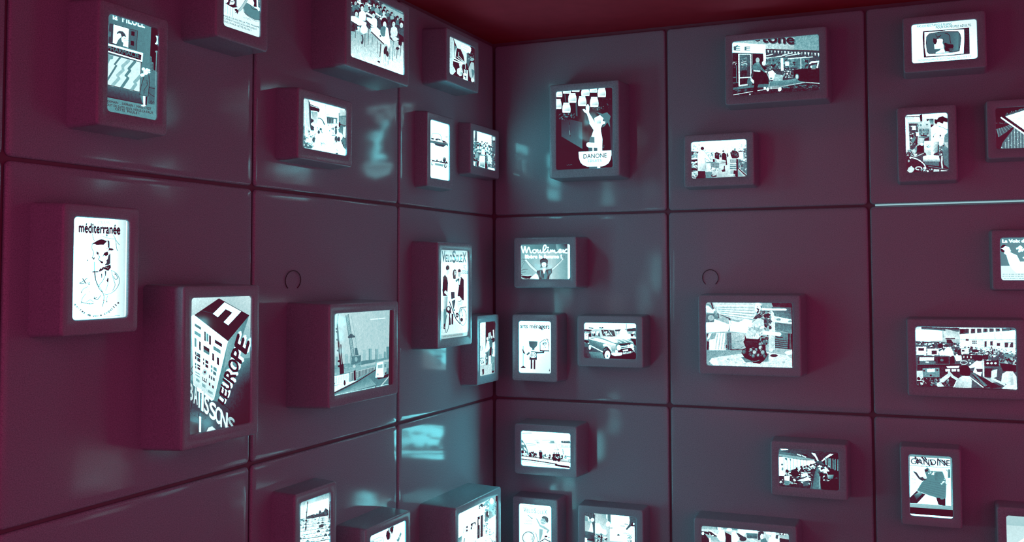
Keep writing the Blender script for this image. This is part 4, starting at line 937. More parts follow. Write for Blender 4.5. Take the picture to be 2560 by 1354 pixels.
def pic_tv_cartoon(P):
    P.bg(.93, .85, .97, .97)
    P.tx('PAS DE RECTANGLE BLANC', 378, 354, 1000, 304, 40, .34, .016); P.tx('POUR UN PEUPLE ADULTE.', 712, 374, 1345, 328, 42, .12, .02); P.tx("INDÉPENDANCE AUTONOMIE DE L'O.R.T.F.", 395, 960, 1355, 884, 36, .32, .016)
    P.p(.07, 482, 420, 560, 412, 900, 390, 1308, 354, 1312, 540, 1316, 822, 1100, 845, 800, 868, 498, 890, 474, 520); P.p(.98, 510, 440, 800, 420, 900, 402, 1212, 388, 1216, 560, 1205, 816, 900, 845, 540, 866, 512, 700)
    P.p(.06, 538, 520, 590, 458, 760, 428, 860, 418, 1110, 416, 1150, 470, 1166, 540, 1150, 680, 1135, 775, 1000, 802, 760, 818, 590, 826, 552, 790, 532, 640); P.p(.35, 548, 525, 600, 466, 770, 438, 1105, 428, 1140, 480, 1155, 545, 1140, 680, 1122, 766, 1000, 790, 760, 806, 596, 814, 562, 780, 544, 640)
    P.gq((.33, .42, .46, .36), 900, 450, 1120, 445, 1110, 750, 1000, 780)
    P.p(.07, 665, 545, 730, 560, 740, 545, 840, 550, 850, 600, 825, 640, 715, 652, 690, 655, 665, 610); P.p(.98, 732, 565, 775, 553, 830, 560, 836, 585, 828, 630, 848, 665, 850, 722, 770, 732, 690, 735, 684, 656, 715, 648, 735, 605)
    P.p(.97, 708, 812, 720, 790, 780, 765, 800, 735, 858, 728, 868, 770, 885, 798); P.p(.95, 890, 798, 900, 765, 955, 795); P.c(.1, 6, 750, 640, 765, 630, 768, 612)
    P.p(.05, 855, 640, 880, 625, 930, 645, 1020, 655, 1030, 690, 1015, 725, 950, 735, 960, 770, 1020, 780, 900, 782, 860, 740, 880, 690); P.sc(5, 12, 940, 720, 1020, 770, 10, 24, (.06, .3), 0, .4); P.c(.07, 12, 870, 455, 930, 470, 960, 510, 965, 580, 980, 640); P.c(.07, 10, 712, 470, 720, 505, 760, 515, 805, 490); P.c(.07, 9, 720, 545, 770, 520, 800, 495)
    P.p(.2, 1228, 392, 1298, 384, 1302, 810, 1222, 818); P.p(.09, 1234, 400, 1292, 392, 1296, 800, 1228, 808)
    for y in (405, 465, 720, 785):
        P.ring(.22, 6, 1264, y, 20, 18)
    P.bars(.2, 5, 6, 1240, 520, 1240, 680, 1290, 515, 1290, 675)

def pic_workshop(P):
    P.bg(.98, .98, .15, .2)
    P.gq((.15, .2, .1, .06), 222, 790, 875, 780, 878, 1100, 222, 1125)
    P.p(.75, 205, 330, 430, 265, 430, 700, 222, 790); P.gq((.95, .9, .9, .97), 205, 262, 252, 335, 272, 770, 218, 800); P.l(.05, 14, 207, 260, 430, 256); P.gq((.75, .97, .98, .95), 215, 270, 430, 270, 430, 340, 260, 340); P.p(.07, 428, 228, 466, 220, 468, 330, 440, 332, 425, 270)
    P.p(.22, 262, 362, 400, 362, 402, 560, 380, 700, 330, 765, 280, 755); P.sc(61, 40, 270, 370, 400, 740, 8, 26, (.06, .5, .35, .8, .15)); P.r(.97, 314, 400, 366, 462); P.r(.97, 374, 500, 430, 556); P.e(.5, 325, 600, 28, 60); P.e(.1, 318, 560, 16, 30); P.l(.08, 24, 385, 560, 380, 690); P.e(.9, 300, 590, 14, 12); P.c(.8, 10, 280, 640, 310, 670, 290, 700)
    P.p(.5, 418, 445, 572, 440, 572, 625, 418, 660); P.sc(62, 30, 425, 450, 565, 610, 10, 28, (.35, .75, .6, .15)); P.l(.1, 16, 440, 545, 530, 555); P.p(.8, 420, 580, 500, 590, 480, 650, 420, 680); P.p(.15, 500, 600, 570, 570, 575, 630, 500, 632)
    P.p(.15, 530, 294, 640, 288, 642, 340, 600, 345, 595, 300, 540, 330); P.gq((.5, .3, .6, .7), 570, 300, 640, 300, 640, 375, 590, 370); P.p(.1, 596, 378, 642, 376, 640, 424, 600, 424); P.r(.2, 435, 335, 465, 345); P.e(.5, 445, 390, 14, 20); P.e(.4, 540, 380, 14, 12)
    P.p(.04, 655, 345, 655, 295, 695, 300, 722, 268, 780, 250, 855, 285, 855, 345, 795, 332, 782, 368, 735, 345, 700, 345, 680, 378); P.p(.97, 690, 380, 720, 345, 785, 370, 800, 335, 856, 360, 856, 440, 820, 460, 770, 440); P.c(.3, 8, 720, 405, 780, 425, 835, 455)
    P.p(1, 600, 430, 660, 380, 760, 430, 850, 470, 850, 510, 806, 600, 785, 710, 720, 690, 720, 640, 600, 640); P.p(.2, 630, 560, 650, 530, 640, 590); P.c(.15, 7, 630, 580, 650, 530, 680, 525); P.e(.15, 745, 550, 14, 16); P.c(.2, 6, 715, 570, 760, 590, 790, 600)
    P.p(.5, 810, 540, 858, 500, 862, 740, 790, 700); P.p(.75, 790, 640, 860, 650, 864, 740, 830, 720); P.p(.42, 775, 765, 872, 765, 876, 1050, 800, 990); P.sc(63, 20, 730, 700, 790, 850, 8, 24, (.1, .6, .3, .9))
    P.p(.04, 385, 710, 440, 690, 492, 705, 492, 800, 385, 800); P.e(.93, 460, 682, 26, 20); P.p(.95, 494, 636, 602, 630, 604, 800, 502, 810); P.sc(64, 22, 522, 685, 600, 735, 6, 14, (.2, .4, .9)); P.gq((.85, .8, .7, .8), 505, 770, 602, 770, 602, 850, 530, 850); P.gq((1, .75, .45, 1), 602, 640, 708, 640, 706, 800, 602, 850); P.p(.08, 708, 640, 722, 640, 720, 790, 706, 800); P.p(1, 602, 800, 650, 800, 630, 880, 602, 880)
    P.p(.94, 478, 870, 560, 845, 720, 858, 738, 945, 475, 945); P.gq((.9, .9, .6, .6), 478, 910, 735, 910, 738, 950, 476, 950); P.p(.38, 500, 955, 728, 952, 722, 1020, 500, 992); P.p(.25, 380, 830, 480, 820, 480, 950, 330, 910)
    P.c(.75, 12, 290, 850, 360, 870, 430, 845, 490, 820); P.c(.9, 15, 280, 880, 370, 905, 450, 950, 500, 1000, 522, 1055); P.e(.8, 340, 800, 30, 44); P.sc(65, 24, 225, 770, 380, 860, 8, 24, (.9, .15, .5, .7)); P.e(.7, 260, 940, 14, 20); P.e(.9, 285, 890, 16, 14)
    P.p(.82, 235, 1090, 255, 1045, 300, 1015, 348, 1060, 330, 1100, 285, 1130); P.ring(.85, 16, 412, 1052, 46, 22); P.p(.93, 488, 1035, 525, 1035, 528, 1095, 488, 1095); P.sc(66, 24, 430, 1060, 640, 1100, 8, 24, (.85, .2, .6)); P.p(.82, 645, 1065, 728, 1072, 726, 1108, 640, 1108); P.p(.85, 752, 1078, 876, 1090, 876, 1112, 750, 1112); P.l(.5, 8, 560, 1020, 870, 1075); P.l(.85, 22, 770, 870, 765, 960, 775, 1045)

def pic_book(P):
    P.bg(.02, .05, .3, .02)
    P.p(.32, 376, 620, 480, 600, 620, 545, 695, 578, 560, 690, 420, 778); P.bars(.55, 10, 6, 395, 625, 600, 550, 430, 770, 680, 600); P.sc(71, 10, 370, 500, 600, 540, 10, 26, (.3, .15, .4), -.1)
    P.p(.38, 560, 800, 715, 598, 905, 725, 1690, 1050, 1690, 990, 460, 990, 500, 880)
    for i in range(21):
        x = 490 + i * 58
        P.l(.66, 16, x + (4 if i % 2 else -3), max(590, 960 - i * 95), x + 6, 985)
        P.sc(72 + i, 8, x - 12, max(640, 960 - i * 80), x + 14, 980, 5, 11, (.85, .3, .5))
    P.p(.3, 548, 360, 700, 305, 905, 220, 1690, 60, 1690, 150, 905, 275, 560, 384); P.sc(99, 16, 560, 330, 900, 350, 8, 20, (.4, .1, .5), -.3)
    P.p(.95, 552, 386, 905, 272, 1690, 130, 1690, 1000, 905, 640); P.p(.03, 500, 404, 552, 386, 905, 636, 1690, 990, 1690, 1030, 905, 690); P.l(.97, 24, 474, 410, 905, 712, 1690, 1060); P.p(.12, 700, 520, 790, 575, 780, 590, 690, 530)
    P.bars(.8, 6, 8, 700, 415, 860, 350, 760, 460, 960, 420); P.bars(.82, 6, 8, 900, 330, 1200, 260, 1000, 400, 1300, 320); P.bars(.85, 6, 10, 1000, 480, 1400, 400, 1150, 580, 1550, 500)

def pic_woman_arms_up(P):
    P.bg(.54, .34, .52, .62)
    P.gq((.58, .72, .74, .66), 265, 480, 860, 470, 880, 1020, 268, 1020); P.gq((.72, .54, .56, .76), 860, 470, 1190, 480, 1190, 1020, 870, 1020); P.gq((.6, .12, .4, .6), 960, 318, 1190, 315, 1190, 450, 980, 440)
    P.gq((.78, .78, .75, .8), 1186, 315, 1212, 315, 1212, 1018, 1190, 1018); P.p(1, 1210, 320, 1250, 320, 1250, 1020, 1210, 1020)
    s = ((272, 350, 292, 430, 312, 488, 328, 430, 345, 362, 360, 430, 376, 488, 400, 420, 420, 380, 440, 430, 456, 482, 485, 488), (500, 480, 498, 445, 530, 430, 566, 440, 562, 478, 528, 492, 500, 470), (560, 440, 600, 432, 600, 470, 612, 488, 640, 470, 650, 432, 652, 475, 672, 488, 700, 470),
         (690, 478, 730, 440, 766, 380, 752, 338, 722, 352, 706, 420, 716, 480, 748, 486, 780, 460), (785, 470, 802, 428, 802, 470, 820, 488, 845, 470), (845, 484, 856, 432, 872, 470, 890, 434, 908, 470, 930, 436, 940, 478, 965, 488, 1000, 470),
         (1000, 465, 1050, 455, 1062, 428, 1035, 425, 1018, 455, 1030, 486, 1070, 478, 1100, 450), (1090, 432, 1115, 440, 1130, 480, 1165, 490, 1188, 488), (1100, 490, 1130, 460, 1160, 425, 1185, 425))
    for k in s:
        P.c(.93, 26, *k)
    P.e(.93, 804, 386, 20, 16)
    P.tx('libère la femme !', 350, 600, 1072, 598, 70, 1, .05)
    P.p(.84, 585, 842, 480, 735, 372, 616, 340, 640, 455, 790, 572, 885); P.c(.3, 6, 590, 840, 480, 740, 370, 612); P.c(.35, 5, 575, 884, 455, 788, 350, 650); P.p(.84, 878, 808, 970, 728, 1065, 640, 1085, 580, 1120, 600, 1080, 660, 990, 760, 890, 850); P.c(.35, 6, 820, 830, 900, 790, 970, 728, 1062, 645, 1070, 600); P.c(.5, 5, 890, 848, 985, 760, 1090, 640)
    P.c(.25, 5, 300, 600, 330, 640, 345, 690); P.c(.25, 5, 270, 625, 320, 630, 350, 615); P.c(.25, 5, 290, 690, 325, 650); P.c(.3, 5, 330, 690, 305, 730, 275, 800); P.sc(8, 10, 1090, 550, 1140, 610, 5, 12, (.3, .5))
    P.c(.2, 8, 275, 845, 320, 825, 400, 820); P.c(.25, 7, 275, 880, 320, 878, 360, 870); P.p(.07, 265, 915, 320, 945, 400, 958, 470, 945, 498, 912, 470, 970, 430, 1018, 330, 1010, 265, 960); P.bars(.9, 9, 9, 285, 938, 480, 930, 280, 950, 472, 944); P.bars(.85, 8, 6, 290, 985, 420, 1000, 285, 998, 420, 1012)
    P.e(.14, 722, 655, 80, 60); P.p(.14, 645, 660, 690, 660, 690, 760, 692, 790, 640, 785, 660, 760); P.p(.14, 765, 660, 802, 650, 790, 740, 808, 745, 770, 790, 760, 780); P.e(.92, 724, 718, 46, 60); P.p(.2, 680, 690, 700, 640, 790, 650, 770, 690, 720, 680); P.bars(.35, 7, 6, 665, 640, 780, 630, 680, 690, 770, 680); P.l(.4, 5, 690, 712, 715, 714); P.l(.4, 5, 735, 714, 760, 712); P.p(.6, 700, 745, 745, 745, 725, 765)
    P.p(.1, 580, 845, 690, 832, 726, 908, 762, 832, 880, 802, 884, 890, 838, 945, 822, 1020, 628, 1020, 610, 945, 578, 892); P.p(.35, 710, 905, 775, 870, 790, 950, 765, 1020, 735, 1020); P.p(.5, 640, 850, 660, 850, 650, 960, 640, 950); P.p(.32, 800, 850, 850, 840, 870, 880, 820, 910); P.p(.3, 690, 880, 705, 900, 690, 1010, 680, 980); P.p(.97, 695, 805, 755, 800, 745, 870, 725, 912, 705, 870)
    P.gq((.9, .92, .95, .95), 445, 1000, 560, 900, 605, 945, 620, 1018)

def pic_household_poster(P):
    P.bg(1, 1, .8, .98)
    P.gq((1, 1, .97, 1), 200, 220, 735, 228, 735, 700, 200, 1080)
    P.tx('arts ménagers', 210, 335, 708, 346, 78, .14, .03); P.tx('agers', 532, 342, 708, 346, 78, .04, .035); P.tx('paris', 642, 404, 708, 405, 18, .6)
    P.p(.36, 357, 553, 508, 560, 500, 625, 482, 655, 455, 672, 455, 704, 412, 704, 412, 672, 388, 664, 366, 635); P.gq((.3, .4, .42, .34), 365, 565, 500, 570, 480, 640, 385, 640)
    P.p(.32, 400, 722, 540, 735, 622, 728, 620, 762, 496, 765, 496, 874, 365, 872, 376, 785); P.p(.14, 368, 840, 494, 840, 496, 874, 365, 872); P.p(.14, 388, 872, 420, 872, 418, 1022, 388, 1022); P.p(.14, 440, 874, 470, 874, 468, 1028, 440, 1028)
    P.e(.98, 432, 790, 54, 51); P.e(.32, 432, 790, 46, 44); P.ring(.98, 7, 432, 790, 20, 44); P.l(.98, 7, 432, 746, 432, 834); P.l(.98, 7, 386, 776, 478, 776); P.l(.98, 7, 388, 806, 476, 806)
    P.l(.98, 48, 385, 728, 300, 805); P.l(.32, 30, 372, 746, 325, 788); P.p(.3, 245, 700, 262, 690, 282, 730, 302, 762, 290, 778, 262, 752); P.bars(.2, 6, 4, 240, 675, 224, 740, 270, 705, 262, 745)
    P.l(.1, 12, 264, 632, 264, 985); P.p(.08, 220, 998, 256, 972, 272, 972, 308, 996, 302, 1012, 222, 1012)
    P.l(.1, 14, 550, 712, 548, 578, 620, 530, 640, 545, 652, 522, 680, 524, 684, 575, 700, 592, 698, 718, 548, 712); P.p(.1, 545, 706, 705, 712, 705, 730, 545, 730)
    P.e(.22, 626, 600, 38, 34); P.c(.95, 6, 600, 590, 625, 580, 650, 600, 630, 622, 610, 605); P.c(.95, 5, 595, 615, 625, 635, 655, 612); P.e(.9, 625, 602, 10, 9); P.l(.3, 6, 625, 635, 605, 685); P.p(.15, 632, 655, 640, 650, 652, 655, 640, 672); P.e(.3, 708, 1050, 8, 16); P.e(.4, 708, 1025, 5, 6)

def pic_saloon_car(P):
    P.bg(1, .97, .1, .2)
    P.p(1, 250, 280, 1290, 300, 1290, 430, 250, 430); P.p(.08, 252, 412, 400, 425, 395, 470, 252, 455); P.p(.2, 860, 425, 1285, 388, 1285, 455, 870, 455); P.p(.3, 340, 375, 440, 390, 430, 410, 340, 400); P.l(.7, 20, 1090, 310, 1092, 450)
    P.p(.6, 252, 455, 400, 465, 400, 640, 252, 625); P.p(.95, 254, 490, 332, 490, 332, 618, 254, 618); P.sc(3, 14, 260, 450, 390, 500, 10, 22, (.9, .1, .6)); P.e(.1, 302, 538, 10, 9); P.p(.07, 332, 520, 390, 480, 390, 560, 345, 640, 332, 620); P.p(.1, 252, 625, 345, 640, 345, 720, 300, 700, 252, 660); P.p(.35, 252, 700, 350, 680, 350, 780, 252, 760)
    P.p(.65, 870, 470, 1285, 450, 1285, 620, 1150, 600); P.sc(4, 26, 890, 470, 1280, 590, 14, 40, (.95, .9, .2, .97, .6)); P.p(.07, 1165, 595, 1285, 605, 1282, 750, 1240, 720); P.p(.1, 1180, 500, 1240, 520, 1220, 560, 1175, 560); P.p(.95, 1150, 560, 1285, 570, 1285, 600, 1160, 590)
    P.gq((.2, .3, .45, .12), 252, 760, 480, 800, 690, 1000, 252, 1000); P.gq((.5, .55, .5, .3), 340, 860, 600, 880, 690, 1000, 400, 990); P.p(.03, 760, 900, 1290, 850, 1290, 1020, 760, 1020); P.gq((.1, .5, .4, .05), 1230, 760, 1290, 780, 1290, 900, 1230, 880)
    P.e(1, 1028, 490, 78, 80); P.p(1, 900, 520, 1165, 510, 1160, 620, 900, 600); P.p(.2, 548, 372, 632, 368, 634, 402, 552, 402); P.e(.9, 590, 382, 12, 8)
    P.p(.8, 384, 470, 400, 432, 440, 412, 600, 402, 850, 425, 872, 470, 918, 575, 600, 600, 395, 560); P.p(.4, 398, 500, 412, 460, 446, 445, 482, 448, 474, 562, 400, 545); P.p(.55, 492, 446, 550, 448, 578, 575, 486, 560); P.p(.95, 400, 470, 470, 450, 468, 500, 430, 520); P.p(.95, 500, 450, 550, 455, 520, 540, 490, 530); P.p(.15, 530, 490, 556, 480, 566, 560, 530, 545); P.e(.12, 450, 520, 16, 30)
    P.p(.07, 588, 430, 700, 432, 845, 440, 874, 555, 800, 560, 620, 545); P.sc(5, 16, 640, 460, 800, 540, 10, 24, (.92, .5, .1)); P.l(.9, 7, 635, 440, 700, 560); P.l(.92, 8, 740, 440, 810, 545); P.e(.9, 690, 475, 18, 22); P.e(.85, 720, 520, 36, 20)
    P.p(.55, 345, 560, 600, 590, 880, 690, 935, 645, 1100, 612, 1225, 665, 1245, 725, 1245, 870, 1010, 905, 830, 900, 760, 870, 640, 850, 600, 872, 380, 745, 345, 690)
    P.gq((.45, .6, .35, .4), 345, 620, 640, 700, 630, 850, 380, 740); P.p(.96, 345, 572, 560, 598, 880, 715, 875, 742, 640, 690, 345, 612); P.p(.3, 380, 590, 460, 598, 455, 612, 380, 602); P.p(.97, 600, 580, 900, 560, 1150, 610, 940, 645, 960, 670, 860, 690, 740, 640)
    P.gq((.7, .8, .5, .4), 860, 620, 1100, 615, 1230, 690, 980, 720); P.bars(.95, 10, 3, 880, 625, 1060, 615, 1000, 690, 1210, 675); P.p(.75, 640, 700, 880, 740, 870, 860, 800, 880, 760, 780, 700, 730, 640, 740); P.gq((.95, .8, .5, .6), 720, 700, 870, 750, 860, 860, 800, 850)
    P.p(.35, 950, 715, 1170, 690, 1170, 790, 990, 830); P.l(.95, 16, 985, 765, 1165, 742); P.l(.9, 14, 990, 800, 1160, 775); P.p(.05, 930, 708, 1160, 690, 1160, 715, 960, 735); P.e(.95, 1130, 745, 18, 26)
    P.p(.08, 880, 830, 1240, 780, 1245, 870, 1010, 905, 880, 890); P.e(1, 940, 782, 42, 52); P.e(1, 1197, 752, 38, 44); P.e(.97, 893, 856, 28, 26); P.e(.95, 1225, 806, 20, 22); P.p(.96, 1020, 832, 1120, 815, 1122, 846, 1022, 856)
    P.p(.97, 790, 890, 830, 880, 985, 882, 1010, 905, 985, 935, 860, 948, 800, 925); P.gq((.95, .85, .7, .8), 1020, 882, 1190, 852, 1190, 890, 1028, 916); P.sc(6, 14, 1030, 870, 1250, 900, 8, 18, (.1, .95, .5), -.15); P.e(.95, 995, 900, 16, 24)
    P.p(.06, 618, 880, 635, 800, 680, 768, 730, 775, 775, 850, 795, 920, 775, 1010, 650, 990); P.gq((.5, .4, .2, .2), 640, 820, 700, 780, 720, 820, 640, 870); P.e(.97, 713, 926, 54, 84, .06); P.e(.3, 712, 948, 14, 28); P.e(.6, 712, 940, 6, 14); P.p(.97, 620, 720, 690, 700, 770, 770, 800, 850, 770, 820, 700, 745, 640, 760)
    P.p(.07, 335, 690, 390, 740, 392, 830, 350, 820); P.e(.93, 364, 776, 22, 46); P.e(.5, 366, 770, 6, 12); P.l(.97, 15, 385, 745, 500, 805, 622, 868); P.p(.95, 320, 680, 350, 700, 335, 710)

def pic_shell_vase(P):
    P.bg(.7, .6, .75, .6)
    P.gq((.8, .85, .82, .75), 270, 285, 840, 285, 830, 490, 340, 420); P.p(.82, 270, 285, 842, 285, 832, 500, 600, 520, 500, 492, 340, 432); P.bars(.93, 12, 5, 310, 330, 350, 430, 800, 330, 800, 500); P.bars(.62, 7, 5, 320, 355, 370, 450, 820, 360, 810, 510)
    P.gq((.6, .5, .65, .5), 186, 285, 270, 340, 345, 480, 188, 550); P.p(.92, 186, 330, 215, 330, 290, 400, 280, 430, 190, 420); P.p(.15, 240, 286, 262, 286, 292, 385, 275, 375); P.p(.4, 190, 440, 300, 430, 290, 545, 188, 550); P.e(.68, 250, 490, 40, 38); P.e(.5, 330, 470, 30, 46, .6); P.e(.97, 293, 386, 14, 14)
    P.p(.3, 330, 430, 500, 490, 520, 560, 345, 490); P.p(.7, 350, 440, 480, 500, 480, 560, 360, 500); P.p(1, 188, 550, 290, 545, 296, 505, 500, 580, 470, 665, 188, 680); P.p(.98, 480, 520, 610, 545, 690, 505, 790, 520, 740, 690, 500, 665); P.c(.15, 6, 500, 580, 485, 640, 470, 665); P.c(.2, 6, 490, 500, 515, 570)
    P.p(.95, 820, 320, 842, 290, 880, 290, 895, 380, 850, 440, 830, 390); P.sc(81, 14, 840, 300, 920, 430, 10, 22, (1, .95, .3, .1))
    P.p(.1, 1035, 290, 1300, 290, 1300, 358, 1055, 345); P.gq((.4, .3, .45, .5), 1040, 350, 1300, 355, 1300, 515, 1045, 460); P.p(.9, 1045, 460, 1300, 512, 1300, 575, 1060, 545); P.e(.55, 1130, 510, 30, 16); P.e(.6, 1275, 535, 24, 14); P.gq((.42, .4, .5, .45), 1075, 545, 1302, 570, 1302, 690, 1080, 650)
    P.p(.45, 1078, 660, 1255, 690, 1252, 900, 1080, 880); P.bars(.12, 9, 5, 1085, 770, 1080, 870, 1245, 790, 1250, 890); P.c(.1, 14, 1090, 730, 1140, 745, 1185, 745); P.p(.08, 1255, 690, 1302, 695, 1302, 900, 1245, 900); P.l(.5, 8, 1280, 700, 1280, 890)
    P.p(.6, 195, 690, 320, 690, 300, 770, 195, 900); P.p(.1, 195, 700, 215, 690, 200, 770); P.p(.95, 230, 690, 260, 690, 225, 760, 200, 770); P.p(.12, 195, 790, 225, 800, 220, 905, 195, 905)
    P.p(.95, 230, 775, 300, 760, 325, 685, 465, 685, 445, 912, 232, 912); P.bars(.7, 12, 4, 340, 690, 450, 690, 310, 900, 420, 905); P.gq((.7, .3, .3, .6), 430, 680, 512, 680, 520, 905, 440, 905); P.l(.1, 10, 470, 690, 475, 900); P.e(.2, 450, 860, 12, 22); P.gq((.75, .8, .7, .6), 512, 680, 695, 690, 690, 905, 522, 905); P.c(.4, 6, 530, 870, 600, 895, 690, 850); P.c(.5, 6, 520, 780, 600, 800, 680, 770)
    P.l(.06, 14, 500, 905, 660, 906); P.gq((.55, .7, .75, .6), 190, 910, 1308, 905, 1312, 1142, 192, 1110); P.p(.86, 228, 1058, 262, 1012, 420, 985, 700, 948, 960, 930, 1240, 978, 1312, 1030, 1312, 1145, 300, 1112); P.p(.95, 228, 1058, 262, 1012, 325, 1030, 360, 1112, 290, 1110); P.sc(82, 30, 400, 990, 1250, 1080, 16, 40, (.75, .82, .9, .7), .02, .4)
    P.p(.9, 1200, 935, 1306, 905, 1308, 965, 1240, 975); P.gq((.4, .3, .6, .5), 640, 1000, 1000, 950, 1000, 1060, 700, 1070); P.e(.12, 1070, 980, 50, 20)
    P.l(.9, 62, 1035, 430, 1052, 560, 1052, 690, 1030, 900); P.p(.9, 1020, 420, 1070, 480, 1082, 900, 1002, 905); P.gq((.95, .9, .75, .8), 1030, 460, 1070, 480, 1075, 890, 1005, 890)
    P.p(.35, 800, 500, 850, 430, 940, 395, 1025, 400, 1032, 560, 975, 610, 935, 700, 900, 520); P.sc(83, 40, 830, 400, 1030, 620, 12, 36, (.08, .2, .55, .75, .3)); P.p(.1, 940, 440, 1010, 430, 1000, 480, 940, 470); P.bars(.15, 10, 3, 800, 500, 840, 500, 900, 420, 1000, 430)
    P.gq((.75, .8, .85, .9), 780, 560, 900, 490, 940, 620, 690, 720); P.p(.82, 690, 725, 740, 640, 780, 560, 860, 490, 935, 515, 945, 620, 925, 700, 865, 765, 715, 762); P.sc(84, 30, 740, 560, 930, 740, 16, 40, (.7, .85, .95, .62))
    P.p(.05, 672, 800, 690, 765, 690, 700, 710, 755, 860, 768, 905, 720, 1000, 745, 985, 830, 960, 850, 965, 920, 985, 970, 945, 1040, 885, 1088, 800, 1075, 760, 1040, 690, 1010, 648, 950, 655, 900, 705, 880); P.sc(85, 26, 880, 720, 990, 840, 12, 30, (.05, .4, .6, .1))
    for x, y, r, t in ((770, 905, 20, .7), (820, 935, 26, .8), (895, 875, 24, .75), (865, 975, 18, .7), (925, 940, 26, .65), (840, 900, 16, .6), (800, 985, 20, .5), (680, 930, 22, .4), (890, 830, 18, .6), (800, 855, 20, .35), (945, 985, 16, .4), (760, 960, 16, .3), (945, 800, 22, .45)):
        P.e(.3, x, y, r * 1.2, r * 1.3); P.e(t, x - 3, y - 3, r * .8, r, .4)
    P.sc(86, 30, 680, 880, 970, 1000, 6, 14, (.05, .3, .6, .05)); P.c(.5, 8, 780, 1050, 830, 1055, 880, 1040); P.gq((.2, .1, .05, .05), 700, 790, 860, 790, 850, 870, 700, 870)
    P.l(1, 24, 920, 372, 980, 378, 1222, 380); P.e(1, 1222, 380, 12, 12); P.l(1, 46, 930, 680, 1140, 702); P.e(1, 1140, 702, 24, 23); P.p(.02, 1296, 285, 1330, 285, 1335, 1150, 1308, 1145)

def pic_running_man(P):
    P.bg(.45, .5, .8, .42)
    P.p(.86, 296, 815, 1560, 812, 1560, 1075, 300, 1075); P.tx('La Voix de', 330, 402, 765, 396, 54, 1, .05)
    P.e(.05, 352, 505, 58, 68, .4); P.p(1, 305, 500, 345, 495, 382, 460, 448, 485, 480, 550, 462, 568, 528, 602, 585, 625, 605, 665, 642, 740, 900, 735, 1200, 800, 1300, 900, 1200, 945, 580, 940, 505, 872, 458, 800, 420, 690, 402, 622, 360, 592, 374, 545, 340, 520)
    P.c(1, 28, 575, 508, 610, 500, 645, 468, 680, 500); P.l(1, 26, 645, 475, 622, 572); P.c(1, 24, 640, 560, 670, 510, 680, 550, 720, 510, 740, 545, 800, 520); P.c(1, 24, 695, 672, 740, 662, 800, 670)
    for y, a, b in ((962, 335, 640), (998, 330, 640), (1036, 355, 640)):
        x, k = a, 0
        while x < b + 420:
            w = (34, 52, 26, 60, 40)[k % 5]
            P.l((.66, .74, .6)[k % 3], 13, x, y, x + w, y)
            x += w + 12
            k += 1

